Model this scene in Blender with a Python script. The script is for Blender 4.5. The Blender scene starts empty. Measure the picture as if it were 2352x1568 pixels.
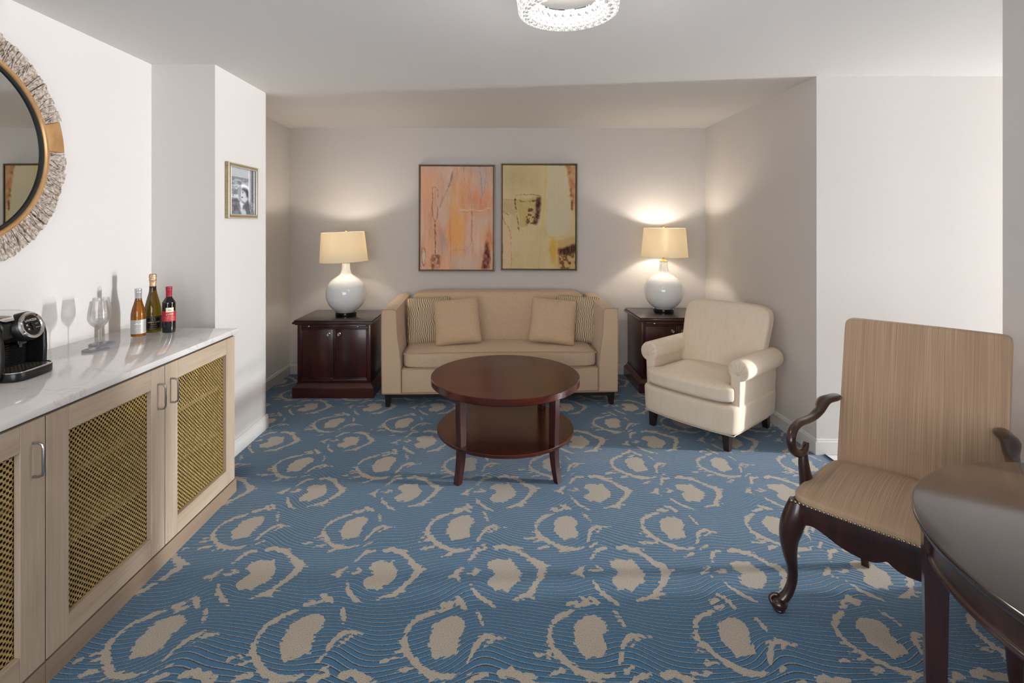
import bpy, bmesh, math, random
import numpy as np
from mathutils import Vector, Matrix
PI = math.pi
scene = bpy.context.scene
COL = scene.collection

# ------------------------------------------------------------------ camera
CAM_H = 1.49; FPX = 1163.0
cam = bpy.data.cameras.new('camera'); cam_o = bpy.data.objects.new('camera', cam)
COL.objects.link(cam_o); scene.camera = cam_o
cam_o.location = (0, 0, CAM_H); cam_o.rotation_euler = (PI/2, 0, 0)
cam.sensor_width = 36; cam.lens = FPX/2352*36
cam.shift_x = 31/2352; cam.shift_y = -269/2352
cam.clip_start = .05

# ------------------------------------------------------------------ world, lights, exposure
world = bpy.data.worlds.new('sky'); scene.world = world; world.use_nodes = True
wn = world.node_tree.nodes['Background']; wn.inputs[0].default_value = (.62, .78, 1, 1); wn.inputs[1].default_value = .6
scene.view_settings.view_transform = 'Standard'; scene.view_settings.look = 'None'
scene.view_settings.exposure = 0.30; scene.view_settings.gamma = 1
scene.view_settings.use_curve_mapping = False

def area(name, loc, rot, sx, sy, power, col, spread=180):
    l = bpy.data.lights.new(name, 'AREA'); l.shape = 'RECTANGLE'; l.size = sx; l.size_y = sy
    l.energy = power; l.color = col; l.spread = math.radians(spread)
    o = bpy.data.objects.new(name, l); COL.objects.link(o); o.location = loc; o.rotation_euler = rot
    return o
# daylight through the window at the end of the side hall (faces -X)
area('daylight_hall', (9.93, 2.27, 1.85), (0, PI/2, 0), .8, .30, 560, (.90, .95, 1.0))
area('hall_glow_fill', (9.93, 2.27, .55), (0, PI/2, 0), .5, .30, 220, (.95, .97, 1.0))  # added low light in place of glow off the hall floor, brightens the ceiling
# added fill light behind the camera, set at an added window (faces +Y)
area('fill_rear', (-.65, -1.40, 1.40), (PI/2, 0, math.radians(-6)), 2.3, 1.4, 50, (.97, .97, 1))

# ------------------------------------------------------------------ materials
def lin(c):
    return tuple(((v/255)/12.92 if v/255 <= .04045 else ((v/255+.055)/1.055)**2.4) for v in c)
def new_mat(name):
    m = bpy.data.materials.new(name); m.use_nodes = True
    return m, m.node_tree, m.node_tree.nodes['Principled BSDF']
def N(nt, t, **k):
    n = nt.nodes.new(t)
    for a, b in k.items():
        if a.startswith('i_'): n.inputs[a[2:].replace('_', ' ')].default_value = b
        else: setattr(n, a, b)
    return n
def mat(name, rgb, rough=.5, metal=0, coat=0, noise=0, nscale=(8, 8, 8), bump=0, bscale=None, spec=.5, rgb2=None, sheen=0, detail=4):
    """plain colour, optional procedural mottling between two colours and bump"""
    m, nt, b = new_mat(name)
    c = lin(rgb); b.inputs['Base Color'].default_value = (*c, 1)
    b.inputs['Roughness'].default_value = rough; b.inputs['Metallic'].default_value = metal
    b.inputs['Coat Weight'].default_value = coat; b.inputs['Coat Roughness'].default_value = .08
    b.inputs['Specular IOR Level'].default_value = spec
    if sheen: b.inputs['Sheen Weight'].default_value = sheen
    tc = N(nt, 'ShaderNodeTexCoord')
    if rgb2 or noise:
        mp = N(nt, 'ShaderNodeMapping'); mp.inputs['Scale'].default_value = nscale
        nt.links.new(tc.outputs['Object'], mp.inputs[0])
        nz = N(nt, 'ShaderNodeTexNoise', i_Scale=1.0, i_Detail=detail, i_Roughness=.6); nt.links.new(mp.outputs[0], nz.inputs['Vector'])
        cr = N(nt, 'ShaderNodeValToRGB'); cr.color_ramp.elements[0].position = .35; cr.color_ramp.elements[1].position = .65
        cr.color_ramp.elements[0].color = (*c, 1)
        cr.color_ramp.elements[1].color = (*(lin(rgb2) if rgb2 else tuple(min(1, v*(1+noise)) for v in c)), 1)
        nt.links.new(nz.outputs[0], cr.inputs[0]); nt.links.new(cr.outputs[0], b.inputs['Base Color'])
    if bump:
        mp2 = N(nt, 'ShaderNodeMapping'); mp2.inputs['Scale'].default_value = bscale or nscale
        nt.links.new(tc.outputs['Object'], mp2.inputs[0])
        nb = N(nt, 'ShaderNodeTexNoise', i_Scale=1.0, i_Detail=3); nt.links.new(mp2.outputs[0], nb.inputs['Vector'])
        bp = N(nt, 'ShaderNodeBump', i_Strength=bump, i_Distance=.003)
        nt.links.new(nb.outputs[0], bp.inputs['Height']); nt.links.new(bp.outputs[0], b.inputs['Normal'])
    return m

WALLC = (216, 211, 206)
M = {}
M['wall'] = mat('wall_paint', WALLC, .62, bump=.10, bscale=(420, 420, 14), spec=.3)
M['ceiling'] = mat('ceiling_paint', (228, 225, 221), .8, spec=.2)
M['trim'] = mat('trim_paint', (222, 219, 213), .4)
M['tile'] = mat('marble_tile', (225, 225, 226), .15, rgb2=(236, 236, 238), nscale=(3, 3, 3))
M['grout'] = mat('grout', (120, 120, 122), .8)
M['thresh'] = mat('threshold_strip', (60, 62, 66), .5)
M['sofa'] = mat('sofa_fabric', (196, 168, 138), .92, rgb2=(224, 198, 168), nscale=(260, 260, 260), bump=.5, bscale=(380, 380, 380), spec=.15, sheen=.25, detail=2)
M['welt'] = mat('sofa_welt', (188, 160, 130), .92, spec=.15)
M['pillow'] = mat('pillow_fabric', (194, 164, 131), .92, rgb2=(218, 190, 156), nscale=(240, 240, 240), bump=.5, bscale=(380, 380, 380), spec=.15, sheen=.25, detail=2)
M['cream'] = mat('cream_fabric', (234, 217, 194), .9, rgb2=(239, 223, 201), nscale=(40, 40, 7), bump=.25, bscale=(400, 400, 200), spec=.15, sheen=.2)
M['creamwelt'] = mat('cream_welt', (224, 206, 182), .9, spec=.15)
M['darkwood'] = mat('espresso_wood', (34, 20, 20), .3, rgb2=(44, 26, 24), nscale=(12, 12, 60), coat=.3)
M['oldchrome'] = mat('brushed_steel', (185, 182, 178), .28, metal=1)
M['chrome'] = mat('chrome', (215, 215, 215), .07, metal=1)
M['brass'] = mat('polished_brass', (205, 165, 95), .2, metal=1)
M['gold'] = mat('brushed_gold', (212, 168, 118), .36, metal=.6, rgb2=(196, 150, 100), nscale=(14, 14, 14))
M['blackp'] = mat('black_plastic', (14, 14, 15), .32)
M['blackg'] = mat('gloss_black', (10, 10, 11), .08, coat=.4)
M['blackm'] = mat('black_matte', (8, 8, 8), .6)
M['white'] = mat('print_white', (225, 225, 225), .5)
M['porcelain'] = mat('white_porcelain', (245, 248, 247), .09, coat=.5)
M['stone'] = None
M['mirror'] = mat('mirror_glass', (225, 228, 226), .01, metal=1)
M['nail'] = mat('nailhead_metal', (165, 150, 132), .3, metal=1)
M['coaster'] = mat('grey_coaster', (138, 138, 148), .6)
M['silverlab'] = mat('silver_label', (176, 173, 168), .45, metal=.3)
M['blacklab'] = mat('black_label', (22, 22, 20), .4)
M['redlab'] = mat('red_label', (176, 30, 44), .45)
M['creamlab'] = mat('cream_label', (226, 218, 190), .5)
M['redcap'] = mat('red_capsule', (160, 32, 52), .35)
M['silvercap'] = mat('silver_capsule', (196, 197, 200), .3, metal=.6)
M['goldfoil'] = mat('gold_foil', (214, 182, 150), .3, metal=.8, rgb2=(180, 146, 112), nscale=(180, 180, 180), bump=.8, bscale=(200, 200, 200))
M['goldprint'] = mat('gold_print', (196, 166, 110), .4)
M['packet'] = mat('yellow_packet', (240, 180, 30), .4, rgb2=(225, 90, 20), nscale=(14, 14, 14))
M['inside_shade'] = mat('cabinet_inside_shade', (58, 46, 34), .7)  # dimness of the interior put into the panel colour
M['frame_bronze'] = mat('bronze_frame', (112, 98, 82), .38, metal=.5)
M['frame_gold'] = mat('antique_gold_frame', (172, 158, 122), .42, metal=.5, rgb2=(148, 130, 92), nscale=(160, 160, 160))
M['frame_silver'] = mat('silver_frame_lip', (225, 222, 214), .3, metal=.5)
M['steelrib'] = mat('black_ribbed', (24, 24, 26), .22, coat=.4)

def wood_mat(name, c1, c2, axis, rough=.45, coat=0, fine=90, along=3, bump=.12):
    m, nt, b = new_mat(name)
    tc = N(nt, 'ShaderNodeTexCoord'); mp = N(nt, 'ShaderNodeMapping')
    sc = [fine]*3; sc[axis] = along; mp.inputs['Scale'].default_value = sc
    nt.links.new(tc.outputs['Object'], mp.inputs[0])
    nz = N(nt, 'ShaderNodeTexNoise', i_Scale=1.0, i_Detail=5, i_Roughness=.6, i_Distortion=.6); nt.links.new(mp.outputs[0], nz.inputs['Vector'])
    mp2 = N(nt, 'ShaderNodeMapping'); sc2 = [7]*3; sc2[axis] = .9; mp2.inputs['Scale'].default_value = sc2
    nt.links.new(tc.outputs['Object'], mp2.inputs[0])
    nz2 = N(nt, 'ShaderNodeTexNoise', i_Scale=1.0, i_Detail=3, i_Distortion=1.2); nt.links.new(mp2.outputs[0], nz2.inputs['Vector'])
    mx = N(nt, 'ShaderNodeMath', operation='MULTIPLY_ADD'); mx.inputs[1].default_value = .5
    hf = N(nt, 'ShaderNodeMath', operation='MULTIPLY'); hf.inputs[1].default_value = .5
    nt.links.new(nz2.outputs[0], hf.inputs[0]); nt.links.new(nz.outputs[0], mx.inputs[0]); nt.links.new(hf.outputs[0], mx.inputs[2])
    cr = N(nt, 'ShaderNodeValToRGB'); cr.color_ramp.elements[0].position = .38; cr.color_ramp.elements[1].position = .62
    cr.color_ramp.elements[0].color = (*lin(c1), 1); cr.color_ramp.elements[1].color = (*lin(c2), 1)
    nt.links.new(mx.outputs[0], cr.inputs[0]); nt.links.new(cr.outputs[0], b.inputs['Base Color'])
    b.inputs['Roughness'].default_value = rough; b.inputs['Coat Weight'].default_value = coat; b.inputs['Coat Roughness'].default_value = .12
    if bump:
        bp = N(nt, 'ShaderNodeBump', i_Strength=bump, i_Distance=.001)
        nt.links.new(nz.outputs[0], bp.inputs['Height']); nt.links.new(bp.outputs[0], b.inputs['Normal'])
    return m
OAK1, OAK2 = (176, 155, 132), (197, 178, 156)
M['oak_v'] = wood_mat('greige_oak_upright', OAK1, OAK2, 2)
M['oak_h'] = wood_mat('greige_oak_level', OAK1, OAK2, 1)
M['oak_p'] = wood_mat('greige_oak_plinth', (148, 126, 104), (162, 140, 118), 1)
M['mahog_v'] = wood_mat('mahogany_upright', (42, 13, 10), (70, 25, 17), 2, .3, .25, 40, 2, .03)
M['mahog_h'] = wood_mat('mahogany_level', (50, 16, 12), (82, 30, 20), 0, .3, .5, 40, 2, .03)
M['mahog_d'] = wood_mat('dark_mahogany', (34, 13, 11), (56, 22, 16), 0, .32, .5, 40, 2, .03)
M['mahog_r'] = wood_mat('reddish_mahogany', (40, 11, 8), (84, 30, 16), 0, .24, .12, 11, 1.2, .02)
M['walnut'] = wood_mat('dark_cherry', (34, 16, 13), (58, 28, 20), 2, .3, .5, 40, 3, .03)
M['tabletop'] = wood_mat('dark_cherry_top', (34, 20, 17), (50, 29, 23), 0, .2, 1.0, 60, 3, .05)

def quartz():
    m, nt, b = new_mat('veined_quartz')
    tc = N(nt, 'ShaderNodeTexCoord'); mp = N(nt, 'ShaderNodeMapping')
    mp.inputs['Rotation'].default_value = (0, 0, math.radians(28)); mp.inputs['Scale'].default_value = (2.6, 1.0, 1)
    nt.links.new(tc.outputs['Object'], mp.inputs[0])
    nz = N(nt, 'ShaderNodeTexNoise', i_Scale=1.6, i_Detail=6, i_Roughness=.55, i_Distortion=1.4); nt.links.new(mp.outputs[0], nz.inputs['Vector'])
    s = N(nt, 'ShaderNodeMath', operation='SUBTRACT'); s.inputs[1].default_value = .5
    a = N(nt, 'ShaderNodeMath', operation='ABSOLUTE')
    cr = N(nt, 'ShaderNodeValToRGB'); e = cr.color_ramp.elements
    e[0].position = 0; e[0].color = (*lin((216, 210, 204)), 1); e[1].position = .012; e[1].color = (*lin((232, 227, 222)), 1)
    nt.links.new(nz.outputs[0], s.inputs[0]); nt.links.new(s.outputs[0], a.inputs[0]); nt.links.new(a.outputs[0], cr.inputs[0])
    nt.links.new(cr.outputs[0], b.inputs['Base Color']); b.inputs['Roughness'].default_value = .08
    return m
M['quartz'] = quartz()

def brass_mesh():
    return mat('brass_lattice', (202, 174, 112), .42, metal=.35, rgb2=(184, 154, 92), nscale=(30, 30, 30))
M['lattice'] = brass_mesh()

def stripe_fabric():
    m, nt, b = new_mat('pinstripe_fabric')
    tc = N(nt, 'ShaderNodeTexCoord'); mp = N(nt, 'ShaderNodeMapping'); mp.inputs['Scale'].default_value = (640, 2.2, 2.2)
    nt.links.new(tc.outputs['Object'], mp.inputs[0])
    nz = N(nt, 'ShaderNodeTexNoise', i_Scale=1.0, i_Detail=2); nt.links.new(mp.outputs[0], nz.inputs['Vector'])
    mp2 = N(nt, 'ShaderNodeMapping'); mp2.inputs['Scale'].default_value = (38, .5, .5)
    nt.links.new(tc.outputs['Object'], mp2.inputs[0])
    nz2 = N(nt, 'ShaderNodeTexNoise', i_Scale=1.0, i_Detail=2); nt.links.new(mp2.outputs[0], nz2.inputs['Vector'])
    ad = N(nt, 'ShaderNodeMath', operation='MULTIPLY_ADD'); ad.inputs[1].default_value = .3; nt.links.new(nz2.outputs[0], ad.inputs[0])
    sc_ = N(nt, 'ShaderNodeMath', operation='MULTIPLY'); sc_.inputs[1].default_value = 1.5; nt.links.new(nz.outputs[0], sc_.inputs[0]); nt.links.new(sc_.outputs[0], ad.inputs[2])
    hf = N(nt, 'ShaderNodeMath', operation='MULTIPLY'); hf.inputs[1].default_value = .5; nt.links.new(ad.outputs[0], hf.inputs[0])
    cr = N(nt, 'ShaderNodeValToRGB'); e = cr.color_ramp.elements
    e[0].position = .34; e[0].color = (*lin((164, 135, 110)), 1); e[1].position = .7; e[1].color = (*lin((212, 184, 150)), 1)
    x = e.new(.5); x.color = (*lin((184, 155, 127)), 1)
    nt.links.new(hf.outputs[0], cr.inputs[0]); nt.links.new(cr.outputs[0], b.inputs['Base Color'])
    b.inputs['Roughness'].default_value = .75; b.inputs['Specular IOR Level'].default_value = .25; b.inputs['Sheen Weight'].default_value = .15
    return m
M['stripe'] = stripe_fabric()

def zebra():
    m, nt, b = new_mat('wavy_stripe_fabric')
    tc = N(nt, 'ShaderNodeTexCoord')
    w = N(nt, 'ShaderNodeTexWave', wave_type='BANDS', bands_direction='X', i_Scale=19.0, i_Distortion=0.0)
    mp = N(nt, 'ShaderNodeMapping'); mp.inputs['Scale'].default_value = (7, 7, 11)
    nz = N(nt, 'ShaderNodeTexNoise', i_Scale=1.0, i_Detail=2.0); nt.links.new(tc.outputs['Object'], mp.inputs[0]); nt.links.new(mp.outputs[0], nz.inputs['Vector'])
    vm = N(nt, 'ShaderNodeVectorMath', operation='MULTIPLY_ADD'); vm.inputs[1].default_value = (.055, .055, .055)
    nt.links.new(nz.outputs['Color'], vm.inputs[0]); nt.links.new(tc.outputs['Object'], vm.inputs[2]); nt.links.new(vm.outputs[0], w.inputs['Vector'])
    cr = N(nt, 'ShaderNodeValToRGB'); e = cr.color_ramp.elements
    e[0].position = .34; e[0].color = (*lin((150, 122, 90)), 1); e[1].position = .52; e[1].color = (*lin((222, 206, 178)), 1)
    nt.links.new(w.outputs[1], cr.inputs[0]); nt.links.new(cr.outputs[0], b.inputs['Base Color'])
    b.inputs['Roughness'].default_value = .85; b.inputs['Specular IOR Level'].default_value = .2
    return m
M['zebra'] = zebra()

def glassy(name, tint, gl=.05, rim=0.0):
    """thin clear glass: see-through with fresnel reflection"""
    m = bpy.data.materials.new(name); m.use_nodes = True; nt = m.node_tree
    nt.nodes.remove(nt.nodes['Principled BSDF']); out = nt.nodes['Material Output']
    t = N(nt, 'ShaderNodeBsdfTransparent'); t.inputs[0].default_value = (*tint, 1)
    g = N(nt, 'ShaderNodeBsdfGlossy'); g.inputs['Roughness'].default_value = .02
    f = N(nt, 'ShaderNodeLayerWeight', i_Blend=.5)
    ma = N(nt, 'ShaderNodeMath', operation='MULTIPLY_ADD'); ma.inputs[1].default_value = .55; ma.inputs[2].default_value = gl
    pw = N(nt, 'ShaderNodeMath', operation='POWER'); pw.inputs[1].default_value = 4.0
    mx = N(nt, 'ShaderNodeMixShader')
    nt.links.new(f.outputs['Facing'], pw.inputs[0]); nt.links.new(pw.outputs[0], ma.inputs[0]); nt.links.new(ma.outputs[0], mx.inputs[0])
    nt.links.new(t.outputs[0], mx.inputs[1]); nt.links.new(g.outputs[0], mx.inputs[2]); nt.links.new(mx.outputs[0], out.inputs[0])
    return m
M['clear'] = glassy('clear_glass', (.97, .97, .97), .03)
def real_glass():
    m = M['clear']; nt = m.node_tree; out = nt.nodes['Material Output']; cur = out.inputs[0].links[0].from_socket
    g = N(nt, 'ShaderNodeBsdfGlass'); g.inputs['IOR'].default_value = 1.48; g.inputs['Roughness'].default_value = 0
    mx = N(nt, 'ShaderNodeMixShader'); mx.inputs[0].default_value = .25
    nt.links.new(cur, mx.inputs[1]); nt.links.new(g.outputs[0], mx.inputs[2]); nt.links.new(mx.outputs[0], out.inputs[0])
real_glass()
M['pane'] = glassy('window_pane', (.97, .97, .97), .03)
def wineglass_col(name, rgb, trans):
    m, nt, b = new_mat(name); b.inputs['Base Color'].default_value = (*lin(rgb), 1)
    b.inputs['Roughness'].default_value = .05; b.inputs['Transmission Weight'].default_value = trans; b.inputs['IOR'].default_value = 1.35
    b.inputs['Coat Weight'].default_value = .5
    return m
M['amber'] = wineglass_col('amber_wine_glass', (176, 106, 10), .85)
M['olive'] = wineglass_col('olive_wine_glass', (120, 96, 16), .75)
M['darkbottle'] = mat('dark_bottle_glass', (12, 10, 12), .06, coat=.5)

def shade_mat():
    m = bpy.data.materials.new('silk_shade'); m.use_nodes = True; nt = m.node_tree
    nt.nodes.remove(nt.nodes['Principled BSDF']); out = nt.nodes['Material Output']
    d = N(nt, 'ShaderNodeBsdfDiffuse'); d.inputs[0].default_value = (*lin((236, 228, 208)), 1)
    t = N(nt, 'ShaderNodeBsdfTranslucent'); t.inputs[0].default_value = (*lin((252, 242, 220)), 1)
    mx = N(nt, 'ShaderNodeMixShader'); mx.inputs[0].default_value = .26
    nt.links.new(d.outputs[0], mx.inputs[1]); nt.links.new(t.outputs[0], mx.inputs[2]); nt.links.new(mx.outputs[0], out.inputs[0])
    return m
M['shade'] = shade_mat()
def emis(name, rgb, s):
    m, nt, b = new_mat(name); b.inputs['Base Color'].default_value = (*rgb, 1)
    b.inputs['Emission Color'].default_value = (*rgb, 1); b.inputs['Emission Strength'].default_value = s
    return m
M['bulb'] = emis('lamp_bulb', (1, .86, .68), 8)
M['led'] = emis('led_ring', (1, .96, .93), 9)
def crystal():
    m = bpy.data.materials.new('lit_crystal'); m.use_nodes = True; nt = m.node_tree
    nt.nodes.remove(nt.nodes['Principled BSDF']); out = nt.nodes['Material Output']
    g = N(nt, 'ShaderNodeBsdfGlossy'); g.inputs['Roughness'].default_value = .04
    e = N(nt, 'ShaderNodeEmission'); e.inputs[0].default_value = (1, .97, .94, 1)
    ge = N(nt, 'ShaderNodeTexCoord'); nz = N(nt, 'ShaderNodeTexNoise', i_Scale=110.0, i_Detail=3)
    nt.links.new(ge.outputs['Object'], nz.inputs['Vector'])
    mr = N(nt, 'ShaderNodeMapRange'); mr.inputs[1].default_value = .36; mr.inputs[2].default_value = .6; mr.inputs[3].default_value = .35; mr.inputs[4].default_value = 1.6
    nt.links.new(nz.outputs[0], mr.inputs[0]); nt.links.new(mr.outputs[0], e.inputs[1])
    mx = N(nt, 'ShaderNodeMixShader'); mx.inputs[0].default_value = .75
    nt.links.new(g.outputs[0], mx.inputs[1]); nt.links.new(e.outputs[0], mx.inputs[2]); nt.links.new(mx.outputs[0], out.inputs[0])
    return m
M['crystal'] = crystal()
M['whitewash'] = mat('whitewashed_bark', (136, 112, 90), .85, rgb2=(206, 196, 186), nscale=(70, 70, 70), bump=.6, bscale=(120, 120, 120))

# ------------------------------------------------------------------ mesh helpers
def obj(name, bm, m, parent=None, smooth=35, loc=None, rot=None):
    me = bpy.data.meshes.new(name); bm.normal_update(); bm.to_mesh(me); bm.free()
    for mm in (m if isinstance(m, (list, tuple)) else [m]): me.materials.append(mm)
    if smooth:
        me.polygons.foreach_set('use_smooth', [True]*len(me.polygons))
        me.set_sharp_from_angle(angle=math.radians(smooth))
    o = bpy.data.objects.new(name, me); COL.objects.link(o)
    if parent: o.parent = parent
    if loc: o.location = loc
    if rot: o.rotation_euler = rot
    return o
def thing(name, label, cat, loc=(0, 0, 0), rz=0, group=None):
    o = bpy.data.objects.new(name, None); COL.objects.link(o); o.empty_display_size = .1
    o.location = loc; o.rotation_euler = (0, 0, rz); o['label'] = label; o['category'] = cat
    if group: o['group'] = group
    return o
def tag(o, label, cat, group=None):
    o['label'] = label; o['category'] = cat
    if group: o['group'] = group
    return o
def struct(name, bm, m, parent=None, smooth=0):
    o = obj(name, bm, m, parent, smooth)
    if not parent: o['kind'] = 'structure'
    return o
def dup_tree(root, loc, rz, label=None, group=None):
    r = root.copy(); COL.objects.link(r); r.location = loc; r.rotation_euler = (0, 0, rz)
    if label: r['label'] = label
    if group: r['group'] = group
    for ch in list(root.children):
        c = ch.copy(); COL.objects.link(c); c.parent = r
        for g in ch.children:
            d = g.copy(); COL.objects.link(d); d.parent = c
    return r
def NB(): return bmesh.new()
def box(bm, x0, x1, y0, y1, z0, z1, bev=0, seg=2, mi=0, mtx=None):
    r = bmesh.ops.create_cube(bm, size=1)
    vs = r['verts']
    S = Matrix.Translation(((x0+x1)/2, (y0+y1)/2, (z0+z1)/2)) @ Matrix.Diagonal((abs(x1-x0), abs(y1-y0), abs(z1-z0), 1))
    bmesh.ops.transform(bm, matrix=S, verts=vs)
    fs = set(f for v in vs for f in v.link_faces)
    if bev:
        es = list(set(e for v in vs for e in v.link_edges))
        rr = bmesh.ops.bevel(bm, geom=es, offset=bev, segments=seg, profile=.5, affect='EDGES')
        nv = set(rr['verts']) | set(v for v in vs if v.is_valid)
        fs = set(f for v in nv for f in v.link_faces); vs = list(nv)
    for f in fs: f.material_index = mi
    if mtx: bmesh.ops.transform(bm, matrix=mtx, verts=[v for v in vs if v.is_valid])
    return [v for v in vs if v.is_valid]
def lathe(bm, prof, seg=40, c=(0, 0, 0), mi=0, cap=False):
    """prof: list of (r, z)"""
    rings = []
    for r, z in prof:
        if r < 1e-5: rings.append([bm.verts.new((c[0], c[1], c[2]+z))])
        else: rings.append([bm.verts.new((c[0]+r*math.cos(2*PI*i/seg), c[1]+r*math.sin(2*PI*i/seg), c[2]+z)) for i in range(seg)])
    for a, b in zip(rings[:-1], rings[1:]):
        for i in range(seg):
            j = (i+1) % seg
            if len(a) == 1 and len(b) == 1: continue
            if len(a) == 1: f = bm.faces.new((a[0], b[j], b[i]))
            elif len(b) == 1: f = bm.faces.new((a[i], a[j], b[0]))
            else: f = bm.faces.new((a[i], a[j], b[j], b[i]))
            f.material_index = mi
    if cap:
        for rg, fl in ((rings[0], True), (rings[-1], False)):
            if len(rg) > 2:
                f = bm.faces.new(rg[::-1] if fl else rg); f.material_index = mi
def tube(bm, pts, rad, seg=10, mi=0, closed=False, cap=True, flat=None, up=(0, 0, 1)):
    """pts list of vectors; rad scalar or list of r or (ra, rb): ra across 'side', rb along 'up-ish'"""
    pts = [Vector(p) for p in pts]; n = len(pts); rings = []
    prev = None
    for i, p in enumerate(pts):
        if closed: t = pts[(i+1) % n]-pts[i-1]
        else: t = pts[min(i+1, n-1)]-pts[max(i-1, 0)]
        if t.length < 1e-9: t = Vector((0, 0, 1))
        t.normalize()
        u = Vector(up) if prev is None else prev
        u = u - t*u.dot(t)
        if u.length < 1e-4: u = Vector((1, 0, 0)) - t*t.x
        u.normalize(); prev = u; s = t.cross(u)
        r = rad[i] if isinstance(rad, list) else rad
        ra, rb = r if isinstance(r, (list, tuple)) else (r, r)
        rings.append([bm.verts.new(p + s*ra*math.cos(2*PI*k/seg) + u*rb*math.sin(2*PI*k/seg)) for k in range(seg)])
    m = n if closed else n-1
    for i in range(m):
        a, b = rings[i], rings[(i+1) % n]
        for k in range(seg):
            j = (k+1) % seg
            f = bm.faces.new((a[k], a[j], b[j], b[k])); f.material_index = mi
    if cap and not closed:
        f = bm.faces.new(rings[0][::-1]); f.material_index = mi
        f = bm.faces.new(rings[-1]); f.material_index = mi
def smooth_path(pts, n=6, closed=False):
    """Catmull-Rom through points (tuples of any dimension)"""
    P = [np.array(p, float) for p in pts]; out = []
    m = len(P)
    rng = range(m) if closed else range(m-1)
    for i in rng:
        if closed: p0, p1, p2, p3 = P[i-1], P[i], P[(i+1) % m], P[(i+2) % m]
        else: p0, p1, p2, p3 = P[max(i-1, 0)], P[i], P[i+1], P[min(i+2, m-1)]
        for k in range(n):
            t = k/n
            out.append(.5*((2*p1)+(-p0+p2)*t+(2*p0-5*p1+4*p2-p3)*t*t+(-p0+3*p1-3*p2+p3)*t**3))
    if not closed: out.append(P[-1])
    return [tuple(o) for o in out]
def prism(bm, poly, y0, y1, axis='y', bev=0, mi=0, seg=2):
    """extrude a 2D outline. axis y: poly=(x,z); axis x: poly=(y,z); axis z: poly=(x,y)"""
    def P(a, b, t):
        return (a, t, b) if axis == 'y' else ((t, a, b) if axis == 'x' else (a, b, t))
    A = [bm.verts.new(P(a, b, y0)) for a, b in poly]; B = [bm.verts.new(P(a, b, y1)) for a, b in poly]
    n = len(poly); fs = []
    fs.append(bm.faces.new(A)); fs.append(bm.faces.new(B[::-1]))
    for i in range(n):
        j = (i+1) % n; fs.append(bm.faces.new((A[i], B[i], B[j], A[j])))
    bmesh.ops.recalc_face_normals(bm, faces=fs)
    for f in fs: f.material_index = mi
    if bev:
        es = list(set(list(fs[0].edges)+list(fs[1].edges)))
        rr = bmesh.ops.bevel(bm, geom=es, offset=bev, segments=seg, profile=.5, affect='EDGES')
        for f in rr['faces']: f.material_index = mi
def rprism(r0, x0, x1, y0, y1, n=6):
    """rounded rectangle outline"""
    o = []
    for cx, cy, a0 in ((x1-r0, y0+r0, -90), (x1-r0, y1-r0, 0), (x0+r0, y1-r0, 90), (x0+r0, y0+r0, 180)):
        for k in range(n+1):
            a = math.radians(a0+90*k/n); o.append((cx+r0*math.cos(a), cy+r0*math.sin(a)))
    return o
def pad(bm, cx, cy, cz, hx, hy, hz, crown=(0, 0, 0), e=.25, n=14, mi=0, fn=None):
    """soft block: cube sphere-ish with superellipse rounding and crowned faces"""
    r = bmesh.ops.create_grid  # noqa
    vd = {}
    def V(p):
        k = tuple(round(c, 5) for c in p)
        if k in vd: return vd[k]
        x, y, z = p
        q = 1/e
        L = (abs(x)**q+abs(y)**q+abs(z)**q)**(1/q)
        x, y, z = x/L, y/L, z/L
        X = x*(hx+crown[0]*(1-y*y)*(1-z*z)); Y = y*(hy+crown[1]*(1-x*x)*(1-z*z)); Z = z*(hz+crown[2]*(1-x*x)*(1-y*y))
        w = (cx+X, cy+Y, cz+Z)
        if fn: w = fn(*w)
        vd[k] = bm.verts.new(w); return vd[k]
    def s(t):  # concentrate samples at edges
        return math.sin(t*PI/2)
    L = [s(-1+2*i/n) for i in range(n+1)]
    for ax in range(3):
        for sg in (-1, 1):
            for i in range(n):
                for j in range(n):
                    q = []
                    for a, b in ((L[i], L[j]), (L[i+1], L[j]), (L[i+1], L[j+1]), (L[i], L[j+1])):
                        p = [0, 0, 0]; p[ax] = sg; p[(ax+1) % 3] = a; p[(ax+2) % 3] = b; q.append(V(p))
                    if sg < 0: q = q[::-1]
                    f = bm.faces.new(q); f.material_index = mi
def text_verts(s, size, font_bold=False, extrude=0):
    cu = bpy.data.curves.new('t', 'FONT'); cu.body = s; cu.size = size; cu.align_x = 'CENTER'; cu.align_y = 'CENTER'
    if font_bold: cu.offset = size*.018
    cu.resolution_u = 3
    o = bpy.data.objects.new('t', cu); COL.objects.link(o)
    bpy.context.view_layer.update()
    me = bpy.data.meshes.new_from_object(o.evaluated_get(bpy.context.evaluated_depsgraph_get()))
    vs = [tuple(v.co) for v in me.vertices]; fs = [tuple(p.vertices) for p in me.polygons]
    bpy.data.objects.remove(o); bpy.data.curves.remove(cu); bpy.data.meshes.remove(me)
    return vs, fs
def add_text(bm, s, size, fn, mi=0, bold=False):
    vs, fs = text_verts(s, size, bold)
    V = [bm.verts.new(fn(x, y)) for x, y, _ in vs]
    for f in fs:
        try: bm.faces.new([V[i] for i in f]).material_index = mi
        except ValueError: pass

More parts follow.
